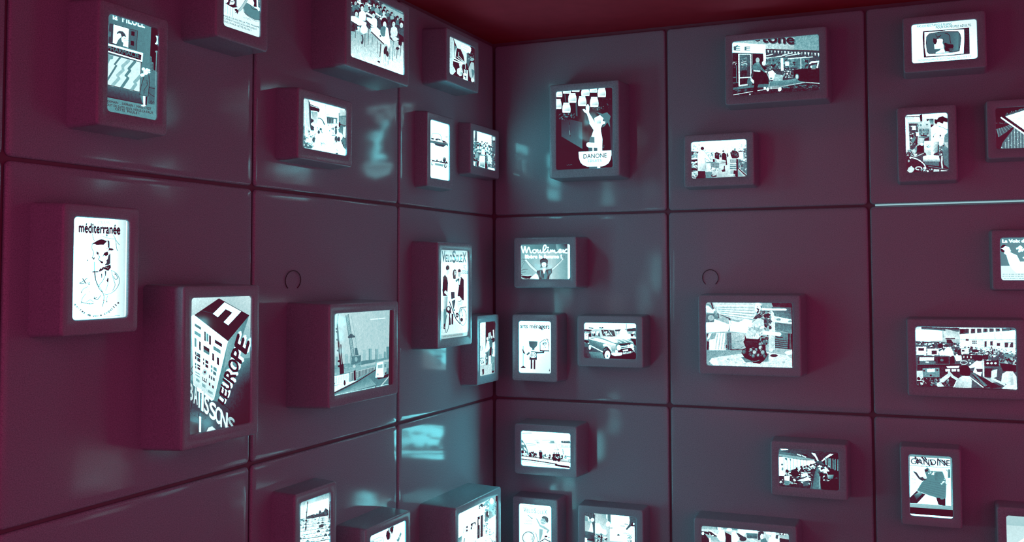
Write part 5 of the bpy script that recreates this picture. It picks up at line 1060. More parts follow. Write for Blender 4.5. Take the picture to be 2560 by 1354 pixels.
def pic_control_room(P):
    P.bg(.95, .9, .15, .1)
    P.p(.3, 218, 455, 700, 480, 1650, 560, 1660, 1160, 230, 1110); P.p(1, 215, 300, 590, 300, 600, 450, 400, 470, 218, 460); P.gq((.7, .9, .95, .9), 215, 262, 300, 264, 300, 310, 215, 310); P.gq((.1, .12, .4, .5), 300, 262, 840, 275, 830, 335, 300, 296); P.gq((.75, .7, .85, .92), 640, 292, 825, 335, 835, 430, 640, 425); P.l(.6, 8, 605, 300, 610, 420)
    P.gq((.15, .3, .5, .2), 835, 290, 1630, 280, 1630, 320, 840, 370); P.p(1, 840, 368, 1620, 312, 1620, 440, 850, 440); P.bars(.9, 26, 6, 985, 290, 1420, 284, 985, 560, 1440, 560); P.p(.06, 855, 300, 895, 300, 890, 355, 860, 355); P.bars(.1, 18, 4, 1030, 292, 1560, 285, 1030, 325, 1560, 310)
    P.p(.9, 840, 440, 1620, 440, 1630, 640, 850, 560); P.l(.6, 5, 850, 440, 1620, 445); P.r(.15, 640, 418, 775, 435); P.p(.12, 655, 440, 720, 440, 760, 500, 660, 490)
    for a in ((1020, 455, 1080, 502), (1190, 465, 1222, 552), (1270, 465, 1308, 526), (1475, 480, 1595, 552), (925, 432, 970, 458), (1365, 490, 1410, 530)):
        P.r(.18, *a)
    P.bars(.9, 5, 2, 1040, 455, 1060, 455, 1040, 502, 1060, 502); P.l(.9, 6, 1020, 478, 1080, 478); P.p(.95, 1530, 490, 1560, 490, 1540, 550, 1520, 550); P.r(.97, 860, 470, 968, 530)
    P.sc(91, 130, 225, 470, 860, 660, 10, 30, (.1, .9, .3, .97, .6, .15), .04, .8); P.sc(92, 130, 860, 540, 1640, 660, 10, 32, (.1, .85, .3, .6, .95, .15), .06, .7)
    for a in ((.95, 232, 545, 370, 655), (.12, 258, 558, 340, 600), (.92, 385, 570, 545, 660), (.15, 445, 595, 520, 650), (.9, 860, 570, 970, 640), (.2, 870, 585, 910, 610)):
        P.r(*a)
    P.c(.8, 8, 1100, 560, 1230, 580, 1290, 640); P.c(.75, 8, 1200, 545, 1330, 570, 1400, 640); P.c(.2, 8, 1330, 590, 1420, 620, 1440, 680); P.e(.5, 1520, 680, 70, 40); P.e(.12, 1060, 600, 50, 24); P.l(.1, 14, 1290, 540, 1310, 640)
    P.e(.1, 568, 525, 38, 36); P.p(1, 625, 590, 650, 555, 690, 545, 735, 585, 762, 665, 690, 672, 610, 660); P.p(1, 550, 620, 600, 580, 640, 660, 560, 665); P.e(.2, 655, 530, 40, 18); P.p(.97, 770, 680, 795, 652, 835, 645, 866, 680, 870, 735, 790, 742); P.e(.12, 835, 625, 30, 42); P.e(.1, 785, 600, 22, 20); P.p(.06, 700, 690, 760, 665, 775, 780, 705, 790); P.e(.12, 540, 485, 18, 12)
    P.p(.15, 258, 672, 692, 675, 695, 792, 250, 795); P.p(.92, 278, 690, 480, 690, 480, 735, 275, 740); P.p(.4, 278, 745, 500, 745, 500, 785, 275, 785); P.p(.04, 530, 700, 675, 690, 675, 765, 535, 765); P.e(.4, 590, 730, 24, 18); P.r(.85, 360, 748, 405, 768); P.bars(.45, 8, 2, 255, 672, 250, 792, 695, 675, 697, 790)
    P.p(.1, 875, 655, 1240, 660, 1240, 720, 880, 715); P.bars(.85, 14, 3, 900, 672, 1000, 676, 900, 700, 1000, 704); P.sc(93, 50, 870, 720, 1640, 790, 12, 30, (.1, .5, .85, .25)); P.ring(.8, 10, 900, 765, 50, 26)
    P.l(.04, 24, 245, 806, 860, 800); P.p(.12, 245, 815, 860, 808, 850, 1100, 240, 1110); P.p(.52, 318, 845, 555, 838, 558, 970, 320, 972); P.p(.96, 382, 855, 490, 850, 490, 895, 384, 900); P.e(.15, 340, 880, 14, 13); P.e(.15, 525, 870, 14, 13); P.e(.1, 435, 945, 16, 14); P.p(.82, 235, 880, 318, 878, 330, 1022, 238, 1022); P.p(.97, 655, 818, 835, 812, 825, 840, 670, 842); P.p(.08, 632, 850, 845, 848, 840, 900, 640, 898)
    for x0, x1 in ((640, 706), (728, 790), (808, 838)):
        P.r(.92, x0, 856, x1, 890)
    P.sc(94, 40, 250, 990, 700, 1080, 12, 34, (.05, .4, .7, .2, .05)); P.p(.85, 560, 1002, 690, 908, 708, 960, 610, 1045, 560, 1040); P.p(.85, 515, 1072, 560, 1030, 625, 1100, 530, 1105); P.p(.8, 285, 1040, 330, 1050, 320, 1080, 290, 1075)
    P.p(.06, 990, 885, 1045, 890, 1260, 1110, 1160, 1125); P.p(.45, 1000, 900, 1080, 930, 1240, 1080, 1200, 1100); P.p(.08, 1050, 920, 1170, 980, 1440, 1110, 1280, 1130); P.l(.88, 15, 968, 958, 1175, 1115); P.l(.5, 6, 1000, 950, 1200, 1100)
    P.p(.94, 968, 822, 1040, 770, 1075, 738, 1150, 748, 1165, 860, 1135, 955, 1030, 898, 1060, 830, 985, 845); P.p(.08, 1040, 725, 1050, 685, 1090, 660, 1140, 665, 1170, 700, 1160, 740, 1110, 735, 1060, 742); P.p(.2, 1068, 850, 1170, 850, 1172, 900, 1090, 898)
    P.p(.1, 1165, 735, 1395, 738, 1395, 820, 1185, 815); P.p(.1, 1190, 850, 1300, 850, 1300, 970, 1190, 965); P.p(.88, 1160, 735, 1186, 740, 1188, 965, 1168, 960)
    for x in (1235, 1290, 1345):
        P.e(.85, x, 775, 20, 14)
    P.gq((.5, .4, .2, .2), 1200, 825, 1380, 828, 1370, 850, 1200, 850); P.p(.75, 1165, 965, 1290, 990, 1360, 1040, 1300, 1050); P.sc(95, 30, 1400, 690, 1640, 800, 14, 40, (.1, .3, .7, .5))
    P.p(.88, 1290, 880, 1372, 858, 1362, 965, 1284, 992); P.p(.3, 1385, 870, 1440, 880, 1420, 980, 1375, 960); P.p(.07, 1400, 770, 1640, 800, 1640, 900, 1450, 880); P.p(.05, 1460, 880, 1475, 825, 1530, 800, 1600, 815, 1635, 860, 1620, 905, 1560, 880, 1500, 895); P.p(.88, 1440, 925, 1500, 888, 1590, 890, 1640, 960, 1648, 1145, 1432, 1132, 1505, 1070, 1425, 1040); P.gq((.9, .8, .7, .9), 1500, 900, 1590, 900, 1600, 1080, 1520, 1080); P.l(.85, 30, 1290, 985, 1400, 1040, 1470, 1075)
    P.p(.03, 842, 905, 836, 850, 862, 812, 905, 796, 955, 806, 988, 845, 996, 900, 985, 945, 930, 955, 868, 945); P.p(.88, 748, 1115, 800, 1005, 880, 950, 965, 955, 1012, 1012, 1005, 1118); P.gq((.8, .95, .8, .7), 820, 990, 960, 960, 1000, 1110, 760, 1112); P.l(.82, 36, 692, 905, 740, 960, 820, 1008); P.p(.02, 225, 1100, 760, 1112, 1430, 1135, 1660, 1150, 1660, 1175, 225, 1125)

def pic_station(P):
    P.bg(1)
    P.c(.6, 14, 265, 395, 350, 388, 460, 384); P.c(.85, 6, 560, 365, 700, 378); P.p(.45, 262, 500, 300, 550, 345, 620, 372, 690, 400, 790, 330, 740, 262, 670); P.p(.9, 262, 560, 300, 570, 320, 620, 262, 600); P.p(.9, 300, 640, 350, 680, 370, 740, 310, 690)
    P.l(.5, 7, 505, 520, 585, 520); P.l(.5, 7, 650, 520, 878, 518, 905, 580, 940, 700); P.l(.6, 6, 508, 522, 560, 600, 605, 690); P.p(.7, 345, 578, 530, 588, 532, 626, 358, 620); P.p(.95, 360, 590, 525, 600, 525, 618, 365, 612); P.gq((.6, .9, .9, .7), 535, 545, 600, 548, 620, 585, 555, 585); P.gq((.8, .6, .5, .7), 690, 530, 870, 530, 890, 582, 800, 585); P.p(.97, 680, 535, 800, 535, 800, 560, 690, 560)
    P.p(.3, 998, 538, 1165, 532, 1185, 585, 1010, 575); P.sc(7, 12, 1010, 540, 1170, 575, 6, 16, (.1, .7, .5)); P.p(.6, 955, 598, 1190, 606, 1190, 664, 972, 656); P.p(.96, 962, 604, 1190, 612, 1190, 656, 976, 650); P.tx('BILLANCOURT', 1010, 645, 1245, 656, 30, .1, .02); P.l(.7, 5, 930, 685, 1185, 695); P.l(.3, 14, 1035, 690, 1050, 790); P.c(.4, 8, 880, 690, 950, 710); P.e(.05, 950, 700, 10, 12)
    P.p(.8, 262, 790, 1190, 880, 1190, 950, 262, 830); P.p(1, 262, 830, 1190, 945, 1190, 1000, 262, 850); P.l(.06, 9, 262, 815, 600, 850, 1190, 938); P.l(.3, 16, 1090, 820, 1190, 838)
    for x, y, h in ((285, 815, 130), (330, 825, 95), (355, 825, 80), (415, 835, 100), (440, 835, 110), (485, 838, 120), (522, 842, 100), (545, 842, 85), (615, 872, 160), (632, 868, 155), (675, 852, 70), (705, 850, 85), (785, 870, 95), (800, 850, 70), (840, 885, 60), (872, 910, 165), (905, 915, 130), (925, 900, 150), (962, 925, 180), (950, 920, 120), (1015, 880, 90), (1030, 870, 80), (1092, 880, 85), (990, 900, 60)):
        P.person(x, y, h, .05, None, ((x * 7) % 13 - 6) * 1.4)
    P.sc(19, 60, 275, 760, 560, 800, 7, 16, (.05, .08, .95), .09, 1.3); P.sc(20, 50, 590, 790, 1110, 830, 6, 15, (.05, .08, .95, .6), .09, 1.3)
    for a in ((345, 795, 395, 805), (525, 815, 590, 828), (700, 840, 760, 848), (1060, 870, 1130, 890)):
        P.l(.95, 16, *a)
    P.ring(.6, 8, 1170, 910, 20, 34); P.l(.04, 22, 262, 872, 600, 916, 920, 968); P.l(.04, 40, 905, 985, 1020, 1005, 1150, 1025); P.l(.5, 10, 265, 900, 700, 968, 900, 990); P.l(.75, 8, 265, 935, 700, 1000, 1180, 1062); P.p(.03, 1155, 1020, 1190, 1020, 1190, 1070, 1168, 1070)

def pic_moped_boy(P):
    P.bg(.97, .97, .88, .93)
    P.tx('Nouveau', 275, 296, 440, 310, 18, .45, .01)
    for ch, x, y, w, h, t in (('V', 276, 402, 44, 84, .2), ('E', 330, 408, 26, 58, .36), ('L', 368, 412, 26, 58, .42), ('O', 404, 416, 38, 58, .55), ('S', 456, 424, 40, 84, .62), ('O', 512, 430, 38, 56, .7), ('L', 560, 434, 26, 56, .7), ('E', 598, 438, 26, 56, .55), ('X', 636, 444, 46, 84, .28)):
        P.tx(ch, x, y, x + w, y + w * .1, h, t, .01)
    P.l(.14, 10, 352, 458, 430, 522); P.p(.14, 405, 518, 434, 526, 425, 495); P.tx('3300', 308, 566, 425, 576, 36, .78, .01); P.l(.8, 5, 325, 515, 420, 520); P.c(.7, 7, 290, 598, 310, 606, 330, 600, 352, 608, 375, 604, 432, 612)
    P.p(.68, 482, 500, 520, 535, 565, 622, 632, 648, 728, 720, 690, 775, 640, 715, 560, 662); P.p(.97, 555, 655, 640, 700, 688, 720, 650, 800, 600, 830, 575, 720); P.p(.66, 548, 690, 612, 705, 605, 790, 575, 880, 548, 905); P.e(.68, 620, 562, 52, 56); P.ring(.9, 8, 610, 600, 56, 28, .3); P.p(.14, 588, 495, 625, 470, 660, 478, 702, 505, 708, 560, 686, 602, 660, 560, 640, 520, 600, 515); P.e(.3, 640, 565, 5, 6)
    P.ring(.07, 13, 360, 850, 100, 104); P.ring(.6, 4, 370, 852, 90, 92); P.sc(3, 14, 400, 740, 450, 900, 6, 16, (.1, .4, .7)); P.l(.12, 8, 486, 760, 530, 920); P.l(.12, 15, 570, 912, 640, 868, 742, 918); P.e(.08, 665, 825, 26, 14); P.e(.6, 715, 845, 14, 12); P.l(.3, 8, 645, 830, 650, 870); P.sc(4, 24, 520, 900, 740, 1150, 10, 30, (.1, .5, .8, .3)); P.ring(.07, 12, 650, 1030, 90, 100)

def pic_lab_bench(P):
    P.bg(.7, .9, .9, .6)
    P.p(1, 1770, 440, 2235, 485, 2235, 940, 1770, 900); P.gq((.75, .6, .9, .95), 1505, 415, 1712, 440, 1712, 790, 1508, 775); P.p(.97, 1510, 600, 1580, 600, 1640, 700, 1712, 720, 1712, 795, 1508, 775)
    P.p(.25, 1332, 405, 1490, 418, 1505, 470, 1480, 520, 1425, 530, 1335, 480); P.bars(.45, 6, 5, 1350, 420, 1470, 430, 1360, 480, 1460, 510); P.gq((.6, .8, .6, .5), 1336, 465, 1385, 480, 1420, 570, 1338, 560); P.gq((.7, .65, .8, .75), 1338, 555, 1440, 590, 1475, 752, 1338, 725); P.p(.95, 1440, 590, 1465, 610, 1480, 752, 1400, 735); P.p(.95, 1390, 480, 1405, 500, 1415, 570, 1395, 560)
    P.p(.32, 1460, 570, 1512, 430, 1512, 930, 1480, 760); P.e(1, 1466, 540, 29, 32); P.p(.3, 1338, 735, 1500, 770, 1508, 935, 1338, 880); P.gq((.4, .25, .15, .3), 1345, 750, 1490, 780, 1500, 920, 1345, 870); P.p(.97, 1336, 850, 1375, 860, 1372, 960, 1338, 950); P.l(.05, 10, 1370, 880, 1510, 890)
    P.gq((.5, .35, .4, .5), 1728, 442, 1780, 450, 1785, 610, 1735, 600); P.p(.9, 1700, 440, 1724, 442, 1718, 530, 1705, 520); P.e(1, 1736, 612, 36, 46, .3); P.p(.8, 1705, 660, 1740, 660, 1735, 790, 1710, 790)
    P.p(.3, 2098, 478, 2235, 490, 2235, 640, 2195, 655, 2140, 648, 2090, 690, 2062, 718, 2040, 700, 2070, 660, 2105, 610, 2110, 540); P.p(.05, 2120, 650, 2165, 580, 2198, 660); P.e(.95, 2180, 612, 14, 16); P.l(.15, 14, 2020, 612, 2080, 622); P.l(.25, 10, 1950, 642, 2030, 655); P.p(.92, 2150, 670, 2198, 660, 2185, 920, 2140, 900); P.gq((.3, .25, .3, .3), 2195, 650, 2235, 640, 2235, 940, 2195, 930)
    P.e(.2, 1790, 682, 36, 8); P.p(.15, 1885, 806, 1905, 785, 1925, 785, 1950, 808, 1915, 818); P.c(.3, 8, 2000, 770, 2040, 765, 2060, 790); P.c(.3, 8, 2060, 775, 2100, 790, 2120, 830); P.sc(9, 20, 2070, 800, 2140, 940, 10, 26, (.1, .4, .8)); P.sc(10, 30, 1510, 790, 1720, 930, 12, 34, (.15, .9, .5, .6)); P.p(.15, 1620, 800, 1640, 800, 1630, 920, 1605, 915)

def pic_typing_pool(P):
    P.bg(.85, .8, .5, .5)
    P.gq((.65, .6, .75, .7), 170, 1145, 362, 1160, 360, 1200, 172, 1190); P.p(.3, 360, 1160, 375, 1162, 372, 1200, 358, 1200); P.gq((.7, .5, .4, .6), 430, 1165, 700, 1190, 680, 1215, 440, 1190); P.p(.1, 172, 1215, 265, 1228, 275, 1400, 172, 1400); P.e(.95, 188, 1245, 14, 18)
    P.p(.68, 210, 1245, 300, 1275, 400, 1280, 470, 1340, 330, 1345, 260, 1310); P.p(.12, 250, 1215, 300, 1230, 360, 1262, 380, 1285, 300, 1280); P.p(.95, 262, 1205, 285, 1205, 372, 1262, 360, 1275); P.e(.9, 308, 1270, 14, 9); P.l(.95, 20, 272, 1300, 282, 1400); P.p(.97, 365, 1165, 410, 1170, 412, 1210, 372, 1205); P.p(.98, 372, 1250, 400, 1200, 450, 1205, 462, 1260, 455, 1350, 400, 1340, 360, 1290)
    P.p(.1, 455, 1225, 535, 1265, 545, 1400, 465, 1400, 470, 1300); P.p(.75, 450, 1210, 540, 1215, 535, 1260, 460, 1225); P.p(.98, 545, 1230, 590, 1215, 640, 1260, 635, 1320, 600, 1354, 540, 1354); P.e(.97, 512, 1200, 34, 20); P.p(.2, 590, 1225, 640, 1250, 700, 1290, 690, 1310, 630, 1290)
    P.p(.98, 615, 1195, 720, 1190, 860, 1205, 862, 1240, 720, 1235, 690, 1280, 640, 1250); P.gq((.5, .45, .3, .3), 720, 1235, 862, 1248, 860, 1310, 735, 1300); P.e(.2, 682, 1312, 44, 30); P.p(.6, 740, 1300, 790, 1310, 900, 1400, 820, 1400); P.bars(.9, 6, 5, 735, 1310, 800, 1310, 800, 1360, 870, 1360)
    P.e(.2, 905, 1240, 36, 24); P.p(.2, 865, 1250, 895, 1255, 900, 1320, 868, 1330); P.e(.95, 915, 1285, 20, 34); P.p(.45, 900, 1320, 960, 1300, 985, 1354, 900, 1360); P.p(.97, 1000, 1300, 1050, 1280, 1160, 1350, 1080, 1400, 990, 1380); P.p(.95, 960, 1215, 1020, 1220, 1030, 1260, 970, 1255); P.p(.95, 1035, 1225, 1085, 1225, 1088, 1290, 1030, 1300); P.p(.25, 1085, 1265, 1120, 1260, 1115, 1310, 1085, 1310)
    P.p(.1, 1130, 1230, 1215, 1240, 1215, 1268, 1135, 1262); P.e(.95, 1160, 1250, 14, 8); P.e(.9, 1195, 1255, 12, 8); P.p(.7, 1130, 1270, 1250, 1270, 1252, 1320, 1150, 1300); P.p(.12, 1135, 1300, 1250, 1320, 1258, 1420, 1130, 1400); P.l(.95, 16, 1125, 1275, 1120, 1320); P.sc(11, 60, 190, 1420, 1240, 1560, 30, 90, (.1, .9, .5, .7, .95), .1)

def pic_open_office(P):
    P.bg(.1, .05, .02, .06)
    P.gq((.3, .1, .15, .35), 1125, 205, 1860, 245, 1610, 345, 1125, 290); P.p(.62, 1125, 262, 1330, 290, 1560, 330, 1565, 346, 1300, 320, 1125, 288); P.gq((.45, .3, .3, .4), 1130, 240, 1340, 260, 1480, 310, 1130, 265); P.p(.95, 1135, 198, 1215, 200, 1240, 212, 1160, 218); P.p(.5, 1130, 215, 1180, 220, 1140, 235)
    P.p(.97, 1525, 252, 1570, 258, 1615, 348, 1600, 352, 1570, 300); P.p(.93, 1755, 262, 1798, 266, 1720, 312, 1660, 355, 1648, 350, 1700, 300); P.l(.85, 14, 1350, 268, 1400, 285); P.l(.85, 12, 1410, 285, 1460, 305); P.p(.9, 1490, 212, 1525, 214, 1520, 224); P.p(.05, 1410, 262, 1460, 270, 1500, 300, 1460, 295)
    P.p(.97, 1125, 300, 1200, 305, 1300, 325, 1470, 345, 1560, 345, 1575, 375, 1500, 400, 1420, 420, 1330, 445, 1250, 470, 1205, 510, 1190, 535, 1125, 532); P.bars(.55, 6, 8, 1185, 310, 1470, 345, 1190, 500, 1470, 400); P.p(.4, 1195, 310, 1225, 312, 1225, 350, 1200, 330); P.p(.5, 1250, 320, 1275, 322, 1275, 360); P.e(.4, 1165, 395, 14, 12); P.e(.5, 1170, 450, 12, 20)
    P.bars(.5, 12, 6, 1700, 310, 1850, 330, 1705, 400, 1850, 480); P.p(.6, 1690, 330, 1710, 320, 1715, 400, 1695, 390); P.p(.5, 1740, 320, 1765, 320, 1770, 450, 1745, 430); P.p(.35, 1790, 340, 1820, 340, 1815, 470, 1800, 460); P.p(.3, 1560, 350, 1640, 350, 1690, 400, 1600, 390)
    P.p(.15, 1200, 540, 1260, 470, 1340, 445, 1600, 385, 1640, 420, 1520, 690, 1130, 660, 1130, 540); P.sc(12, 60, 1330, 420, 1580, 470, 8, 24, (.9, .97, .1, .6), -.1, .6); P.sc(13, 46, 1230, 470, 1530, 560, 14, 36, (.92, .1, .05, .6, .8), -.05, .5); P.sc(14, 30, 1150, 560, 1520, 650, 16, 40, (.05, .1, .6, .85, .25), 0, .6)
    P.p(.9, 1350, 590, 1420, 570, 1480, 545, 1515, 570, 1500, 590, 1420, 605); P.p(.92, 1395, 510, 1470, 500, 1490, 530, 1410, 545); P.p(.08, 1280, 480, 1350, 460, 1380, 510, 1330, 540, 1270, 520); P.e(.1, 1226, 480, 22, 28); P.p(.92, 1190, 540, 1260, 530, 1255, 600, 1195, 590); P.e(.7, 1220, 510, 12, 20); P.p(.5, 1190, 600, 1260, 600, 1250, 650, 1200, 650); P.p(.35, 1420, 610, 1500, 600, 1490, 650, 1430, 660)
    for x, y in ((1345, 445), (1400, 425), (1445, 425), (1475, 415), (1520, 400)):
        P.e(.06, x, y, 12, 16)
    P.gq((.3, .5, .45, .4), 1590, 415, 1612, 425, 1645, 700, 1510, 705); P.l(.65, 12, 1630, 540, 1625, 690); P.l(.2, 10, 1560, 520, 1530, 690)
    P.sc(15, 40, 1620, 390, 1740, 500, 10, 26, (.9, .95, .3, .1), .2, .7); P.sc(16, 30, 1660, 480, 1850, 600, 14, 34, (.05, .3, .85, .1), 0, .6); P.p(.9, 1665, 455, 1720, 445, 1745, 470, 1680, 500); P.p(.03, 1710, 480, 1860, 470, 1870, 520, 1730, 520); P.gq((.75, .5, .3, .6), 1720, 520, 1800, 520, 1790, 570, 1730, 570); P.p(.8, 1720, 580, 1770, 600, 1750, 615, 1725, 600); P.p(.02, 1660, 620, 1875, 560, 1875, 725, 1670, 705)

def pic_magazine(P):
    P.bg(.55, .55, .6, .6)
    P.p(.98, 216, 294, 720, 324, 732, 906, 221, 870); P.l(.05, 6, 216, 292, 722, 324, 734, 908, 221, 872, 216, 292)
    for a in ((280, 300, 370, 385), (365, 300, 470, 410), (400, 305, 440, 350), (470, 330, 500, 400), (600, 325, 690, 412), (560, 320, 590, 350), (300, 330, 320, 390)):
        P.l(.1, 20, *a)
    P.sc(3, 24, 260, 310, 700, 395, 8, 20, (.97, .9, .15, .4), .05); P.tx('GANDINE', 232, 386, 716, 414, 72, .22, .02); P.l(.05, 7, 217, 405, 720, 434); P.e(.9, 425, 440, 22, 20)
    P.p(.47, 398, 458, 440, 430, 480, 470, 560, 478, 625, 480, 655, 560, 682, 640, 678, 740, 662, 815, 600, 822, 470, 780, 305, 716, 370, 610, 430, 560); P.bars(.42, 8, 6, 400, 590, 330, 700, 660, 640, 650, 790); P.p(.15, 400, 455, 460, 450, 455, 470, 410, 490); P.sc(4, 12, 450, 460, 530, 520, 8, 20, (.9, .6, .97)); P.sc(5, 10, 600, 570, 645, 640, 6, 14, (.95, .7)); P.gq((.4, .45, .5, .45), 520, 500, 620, 490, 650, 600, 540, 620)
    P.p(.22, 255, 470, 305, 490, 345, 552, 395, 545, 432, 575, 375, 598, 330, 572); P.e(.85, 405, 555, 24, 14, .5); P.p(.92, 640, 450, 690, 470, 688, 580, 650, 560); P.e(.9, 688, 612, 28, 34); P.l(.15, 7, 665, 450, 690, 480); P.gq((.6, .4, .3, .5), 690, 450, 720, 455, 722, 560, 690, 560)
    P.p(.12, 221, 800, 305, 718, 415, 762, 312, 872, 222, 868); P.gq((.3, .85, .4, .2), 270, 770, 340, 725, 380, 750, 300, 830); P.p(.97, 425, 765, 540, 800, 565, 885, 312, 870); P.p(.1, 545, 803, 662, 815, 662, 903, 572, 890); P.e(.5, 620, 815, 24, 10); P.p(.97, 672, 650, 725, 640, 730, 905, 664, 900)
    P.tx('EN', 238, 460, 262, 461, 34, .3); P.tx('ROBE', 240, 500, 288, 502, 20, .3); P.tx('DE', 240, 540, 280, 541, 22, .3); P.tx('MINI', 240, 586, 292, 588, 24, .25, .01); P.tx('JUPE', 244, 632, 290, 634, 24, .35)
    P.gq((.7, .65, .6, .65), 208, 872, 752, 910, 756, 955, 210, 916); P.p(.01, 210, 918, 760, 957, 760, 1044, 215, 1003); P.p(1, 215, 1000, 760, 1044, 760, 1080, 215, 1035)

def pic_pale_sheet(P):
    P.bg(.72, .68, .85, .8)
    P.gq((.72, .7, .7, .7), 1405, 1020, 2760, 1120, 2760, 1240, 1415, 1140); P.gq((.78, .8, .92, .85), 1412, 1140, 2760, 1245, 2770, 2040, 1430, 1900); P.l(1, 26, 1540, 1380, 1660, 1300, 1900, 1200); P.sc(5, 20, 1700, 1400, 2600, 1800, 30, 90, (.6, .9, .95))

PICTURES = {
    'L1': ('tall glowing display of a cartoon chemist shop at night, upper left', pic_chemist, .09),
    'L2': ('glowing cartoon display cut by the top edge, a blanketed bed above three caption lines', pic_cartoon_bed, .06),
    'L3': ('large deep display of a crowded classroom with desks, high on the left wall', pic_classroom, 0.3),
    'L4': ('small deep display of reading figures, nearest the ceiling beside the corner', pic_reading, 0.2),
    'L5': ('small wide display of a busy sunlit street market on the left wall', pic_market, 0.28),
    'L6': ('slim tall white display of a car body above its bare chassis', pic_car_chassis, .04),
    'L7': ('small display of a marching street crowd touching the upper corner edge', pic_crowd, 0.3),
    'L8': ('tall white display of a scribbled face above curved lettering, far left', pic_face_drawing, .03),
    'L9': ('tall display of a dark-roofed tower covered in flags with diagonal lettering', pic_europe, 0.14),
    'L10': ('large deep display of a crane, fence and van on a road', pic_crane, 0.16),
    'L11': ('tall display of three young people standing around a moped on the left wall', pic_moped_trio, 0.12),
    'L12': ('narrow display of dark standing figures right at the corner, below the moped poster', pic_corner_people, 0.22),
    'L13': ('tall display of a packed car park with a lamp post, low on the left wall', pic_car_park, 0.2),
    'L14': ('low white display with dark ink figures, cut by the bottom edge', pic_sketches, .05),
    'L15': ('large deep display of a white house with dark doors, bottom corner', pic_white_house, 0.24),
    'R1': ('tall dark display of a boy reaching up to hanging glass jars', pic_boy_jars, .05),
    'R2': ('wide display of a couple with a shopping trolley outside a supermarket', pic_supermarket_front, 0.28),
    'R3': ('small wide display of shoppers with trolleys in a bright store aisle', pic_aisle, 0.24),
    'R4': ('white display of a drawn television set between hand-lettered lines', pic_tv_cartoon, .05),
    'R5': ('small tall display of a worker bent over workshop equipment', pic_workshop, 0.26),
    'R6': ('dark display of a bright open book on striped cloth, right edge', pic_book, 0.2),
    'R7': ('small deep display of a woman raising both arms under script lettering', pic_woman_arms_up, .08),
    'R8': ('small tall white display of a blocky figure holding a broom and a house', pic_household_poster, .03),
    'R9': ('small wide display of a saloon car seen from the front', pic_saloon_car, 0.2),
    'R10': ('large display of a shell-covered vase on a stone slab', pic_shell_vase, 0.3),
    'R11': ('display of a white leaning figure on teal ground, right edge', pic_running_man, .06),
    'R12': ('wide display of women working among rows of instruments in a hall', pic_control_room, 0.28),
    'R13': ('small deep display of passengers waiting on a white station platform', pic_station, .06),
    'R14': ('tall pale display of a boy with one arm raised above a wheel', pic_moped_boy, .03),
    'R15': ('display of a worker beside a bright bench and lamp, bottom row', pic_lab_bench, 0.24),
    'R16': ('large display of desks and typewriters cut by the bottom edge', pic_typing_pool, 0.24),
    'R17': ('small wide dark display of a long open office with ceiling lights', pic_open_office, 0.26),
    'R18': ('tall display of a magazine cover with a short grey dress', pic_magazine, .08),
    'R19': ('plain pale display in the lower right corner of the picture', pic_pale_sheet, .06),
}

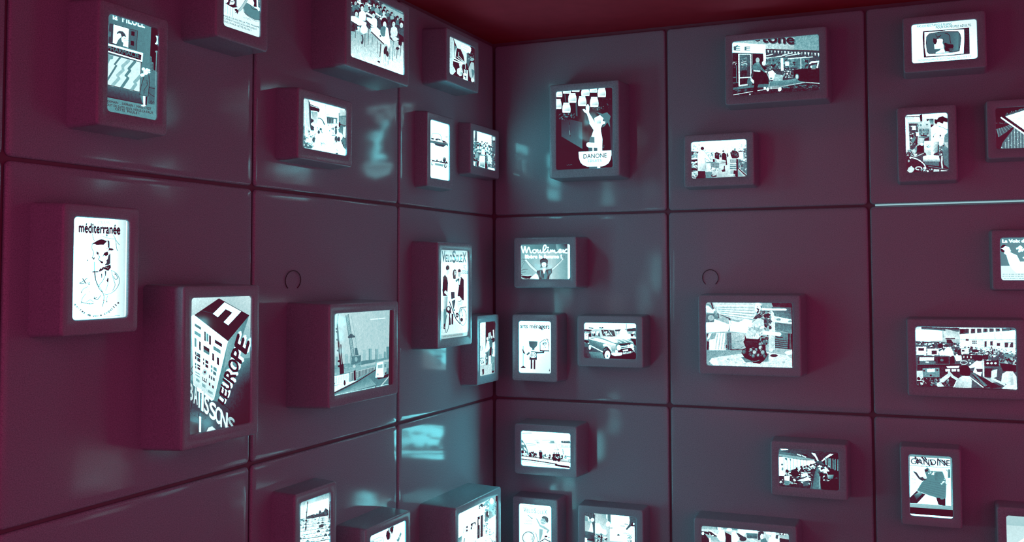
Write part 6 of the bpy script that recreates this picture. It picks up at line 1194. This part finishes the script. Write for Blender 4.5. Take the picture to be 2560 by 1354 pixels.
# ---------------------------------------------------------------- the picture boxes
FRAME_SIDE, FRAME_TOP, FRAME_LOW = 0.039, 0.037, 0.044
def display_box(key):
    wall, a0, a1, z0, z1, d, quad = BOXES[key]
    label, draw, grain = PICTURES[key]
    w, h = abs(a1 - a0), z1 - z0
    mid = (a0 + a1) / 2
    base_z = z0 - FRAME_LOW
    root = bpy.data.objects.new('display_box', None)
    root.empty_display_size = 0.1
    COL.objects.link(root)
    if wall == 'R':
        root.location = (mid, 0.0, base_z)
    else:
        root.location = (0.0, -mid, base_z)
        root.rotation_euler = (0, 0, math.pi / 2)
    root['label'] = label
    root['category'] = 'display'
    root['group'] = 'glowing picture boxes on the panelled walls'
    X0, X1 = -w / 2 - FRAME_SIDE, w / 2 + FRAME_SIDE
    Z0, Z1 = 0.0, FRAME_LOW + h + FRAME_TOP
    # housing: slightly tapered moulded body from the panel to the front edge
    R, e = 0.013, 0.0065
    rings = [ring_xz(X0 - .006, X1 + .006, Z0 - .006, Z1 + .006, R + .004, 0.0),
             ring_xz(X0 - .003, X1 + .003, Z0 - .003, Z1 + .003, R + .002, -d * .5),
             ring_xz(X0, X1, Z0, Z1, R, -(d - e))]
    v, f = loft(rings)
    link_mesh('housing', v, f, MAT_BOX, root, True)
    # bezel: rounded front edge, flat face, small inner lip down to the picture
    ax0, ax1, az0, az1 = -w / 2, w / 2, FRAME_LOW, FRAME_LOW + h
    rings = []
    for k in range(6):
        a = math.radians(90.0 * k / 5)
        ins = e * (1 - math.cos(a))
        rings.append(ring_xz(X0 + ins, X1 - ins, Z0 + ins, Z1 - ins, R - ins * .7, -(d - e) - e * math.sin(a)))
    rings.append(ring_xz(ax0 - .0045, ax1 + .0045, az0 - .0045, az1 + .0045, 0.013, -d))
    rings.append(ring_xz(ax0 - .0012, ax1 + .0012, az0 - .0012, az1 + .0012, 0.0115, -d + 0.0012))
    rings.append(ring_xz(ax0, ax1, az0, az1, 0.011, -d + 0.003))
    rings.append(ring_xz(ax0, ax1, az0, az1, 0.011, -d + 0.0085))
    v, f = loft(rings)
    bz = link_mesh('bezel', v, f, MAT_BOX, root, True)
    # the picture itself
    pic = Pic(quad, grain)
    draw(pic)
    sc_ = pic.build('screen', w, h, -(d - 0.007), root)
    sc_.location = (0, 0, FRAME_LOW)
    return root

for key in BOXES:
    display_box(key)

# ---------------------------------------------------------------- thin wire loops standing up behind two of the boxes
def wire_loop(wall, a, z, r, tall, label):
    pts = []
    for i in range(25):
        t = math.radians(-52 + 284 * i / 24)
        pts.append((r * math.cos(t), -0.0035 - 0.002 * math.sin(t), r * tall * math.sin(t)))
    cu = []
    k, rad = 6, 0.0016
    verts, faces = [], []
    for i, p in enumerate(pts):
        a_, b_ = Vector(pts[max(0, i - 1)]), Vector(pts[min(len(pts) - 1, i + 1)])
        t = (b_ - a_).normalized()
        n1 = t.cross(Vector((0, 1, 0))).normalized()
        n2 = t.cross(n1)
        for j in range(k):
            q = Vector(p) + rad * (math.cos(j * 2 * math.pi / k) * n1 + math.sin(j * 2 * math.pi / k) * n2)
            verts.append(tuple(q))
    for i in range(len(pts) - 1):
        for j in range(k):
            faces.append((i * k + j, i * k + (j + 1) % k, (i + 1) * k + (j + 1) % k, (i + 1) * k + j))
    faces += [tuple(range(k - 1, -1, -1)), tuple(range(len(verts) - k, len(verts)))]
    ob = link_mesh('wire_loop', verts, faces, MAT_WIRE, None, True)
    if wall == 'R':
        ob.location = (a, 0, z)
    else:
        ob.location = (0, -a, z)
        ob.rotation_euler = (0, 0, math.pi / 2)
    ob['label'] = label
    ob['category'] = 'loop'

wire_loop('L', 1.770, 1.660, 0.047, 0.80, 'thin dark loop on the panel above the crane picture box')
wire_loop('R', 1.222, 1.656, 0.041, 1.0, 'thin dark round loop on the panel above the shell-covered vase picture')
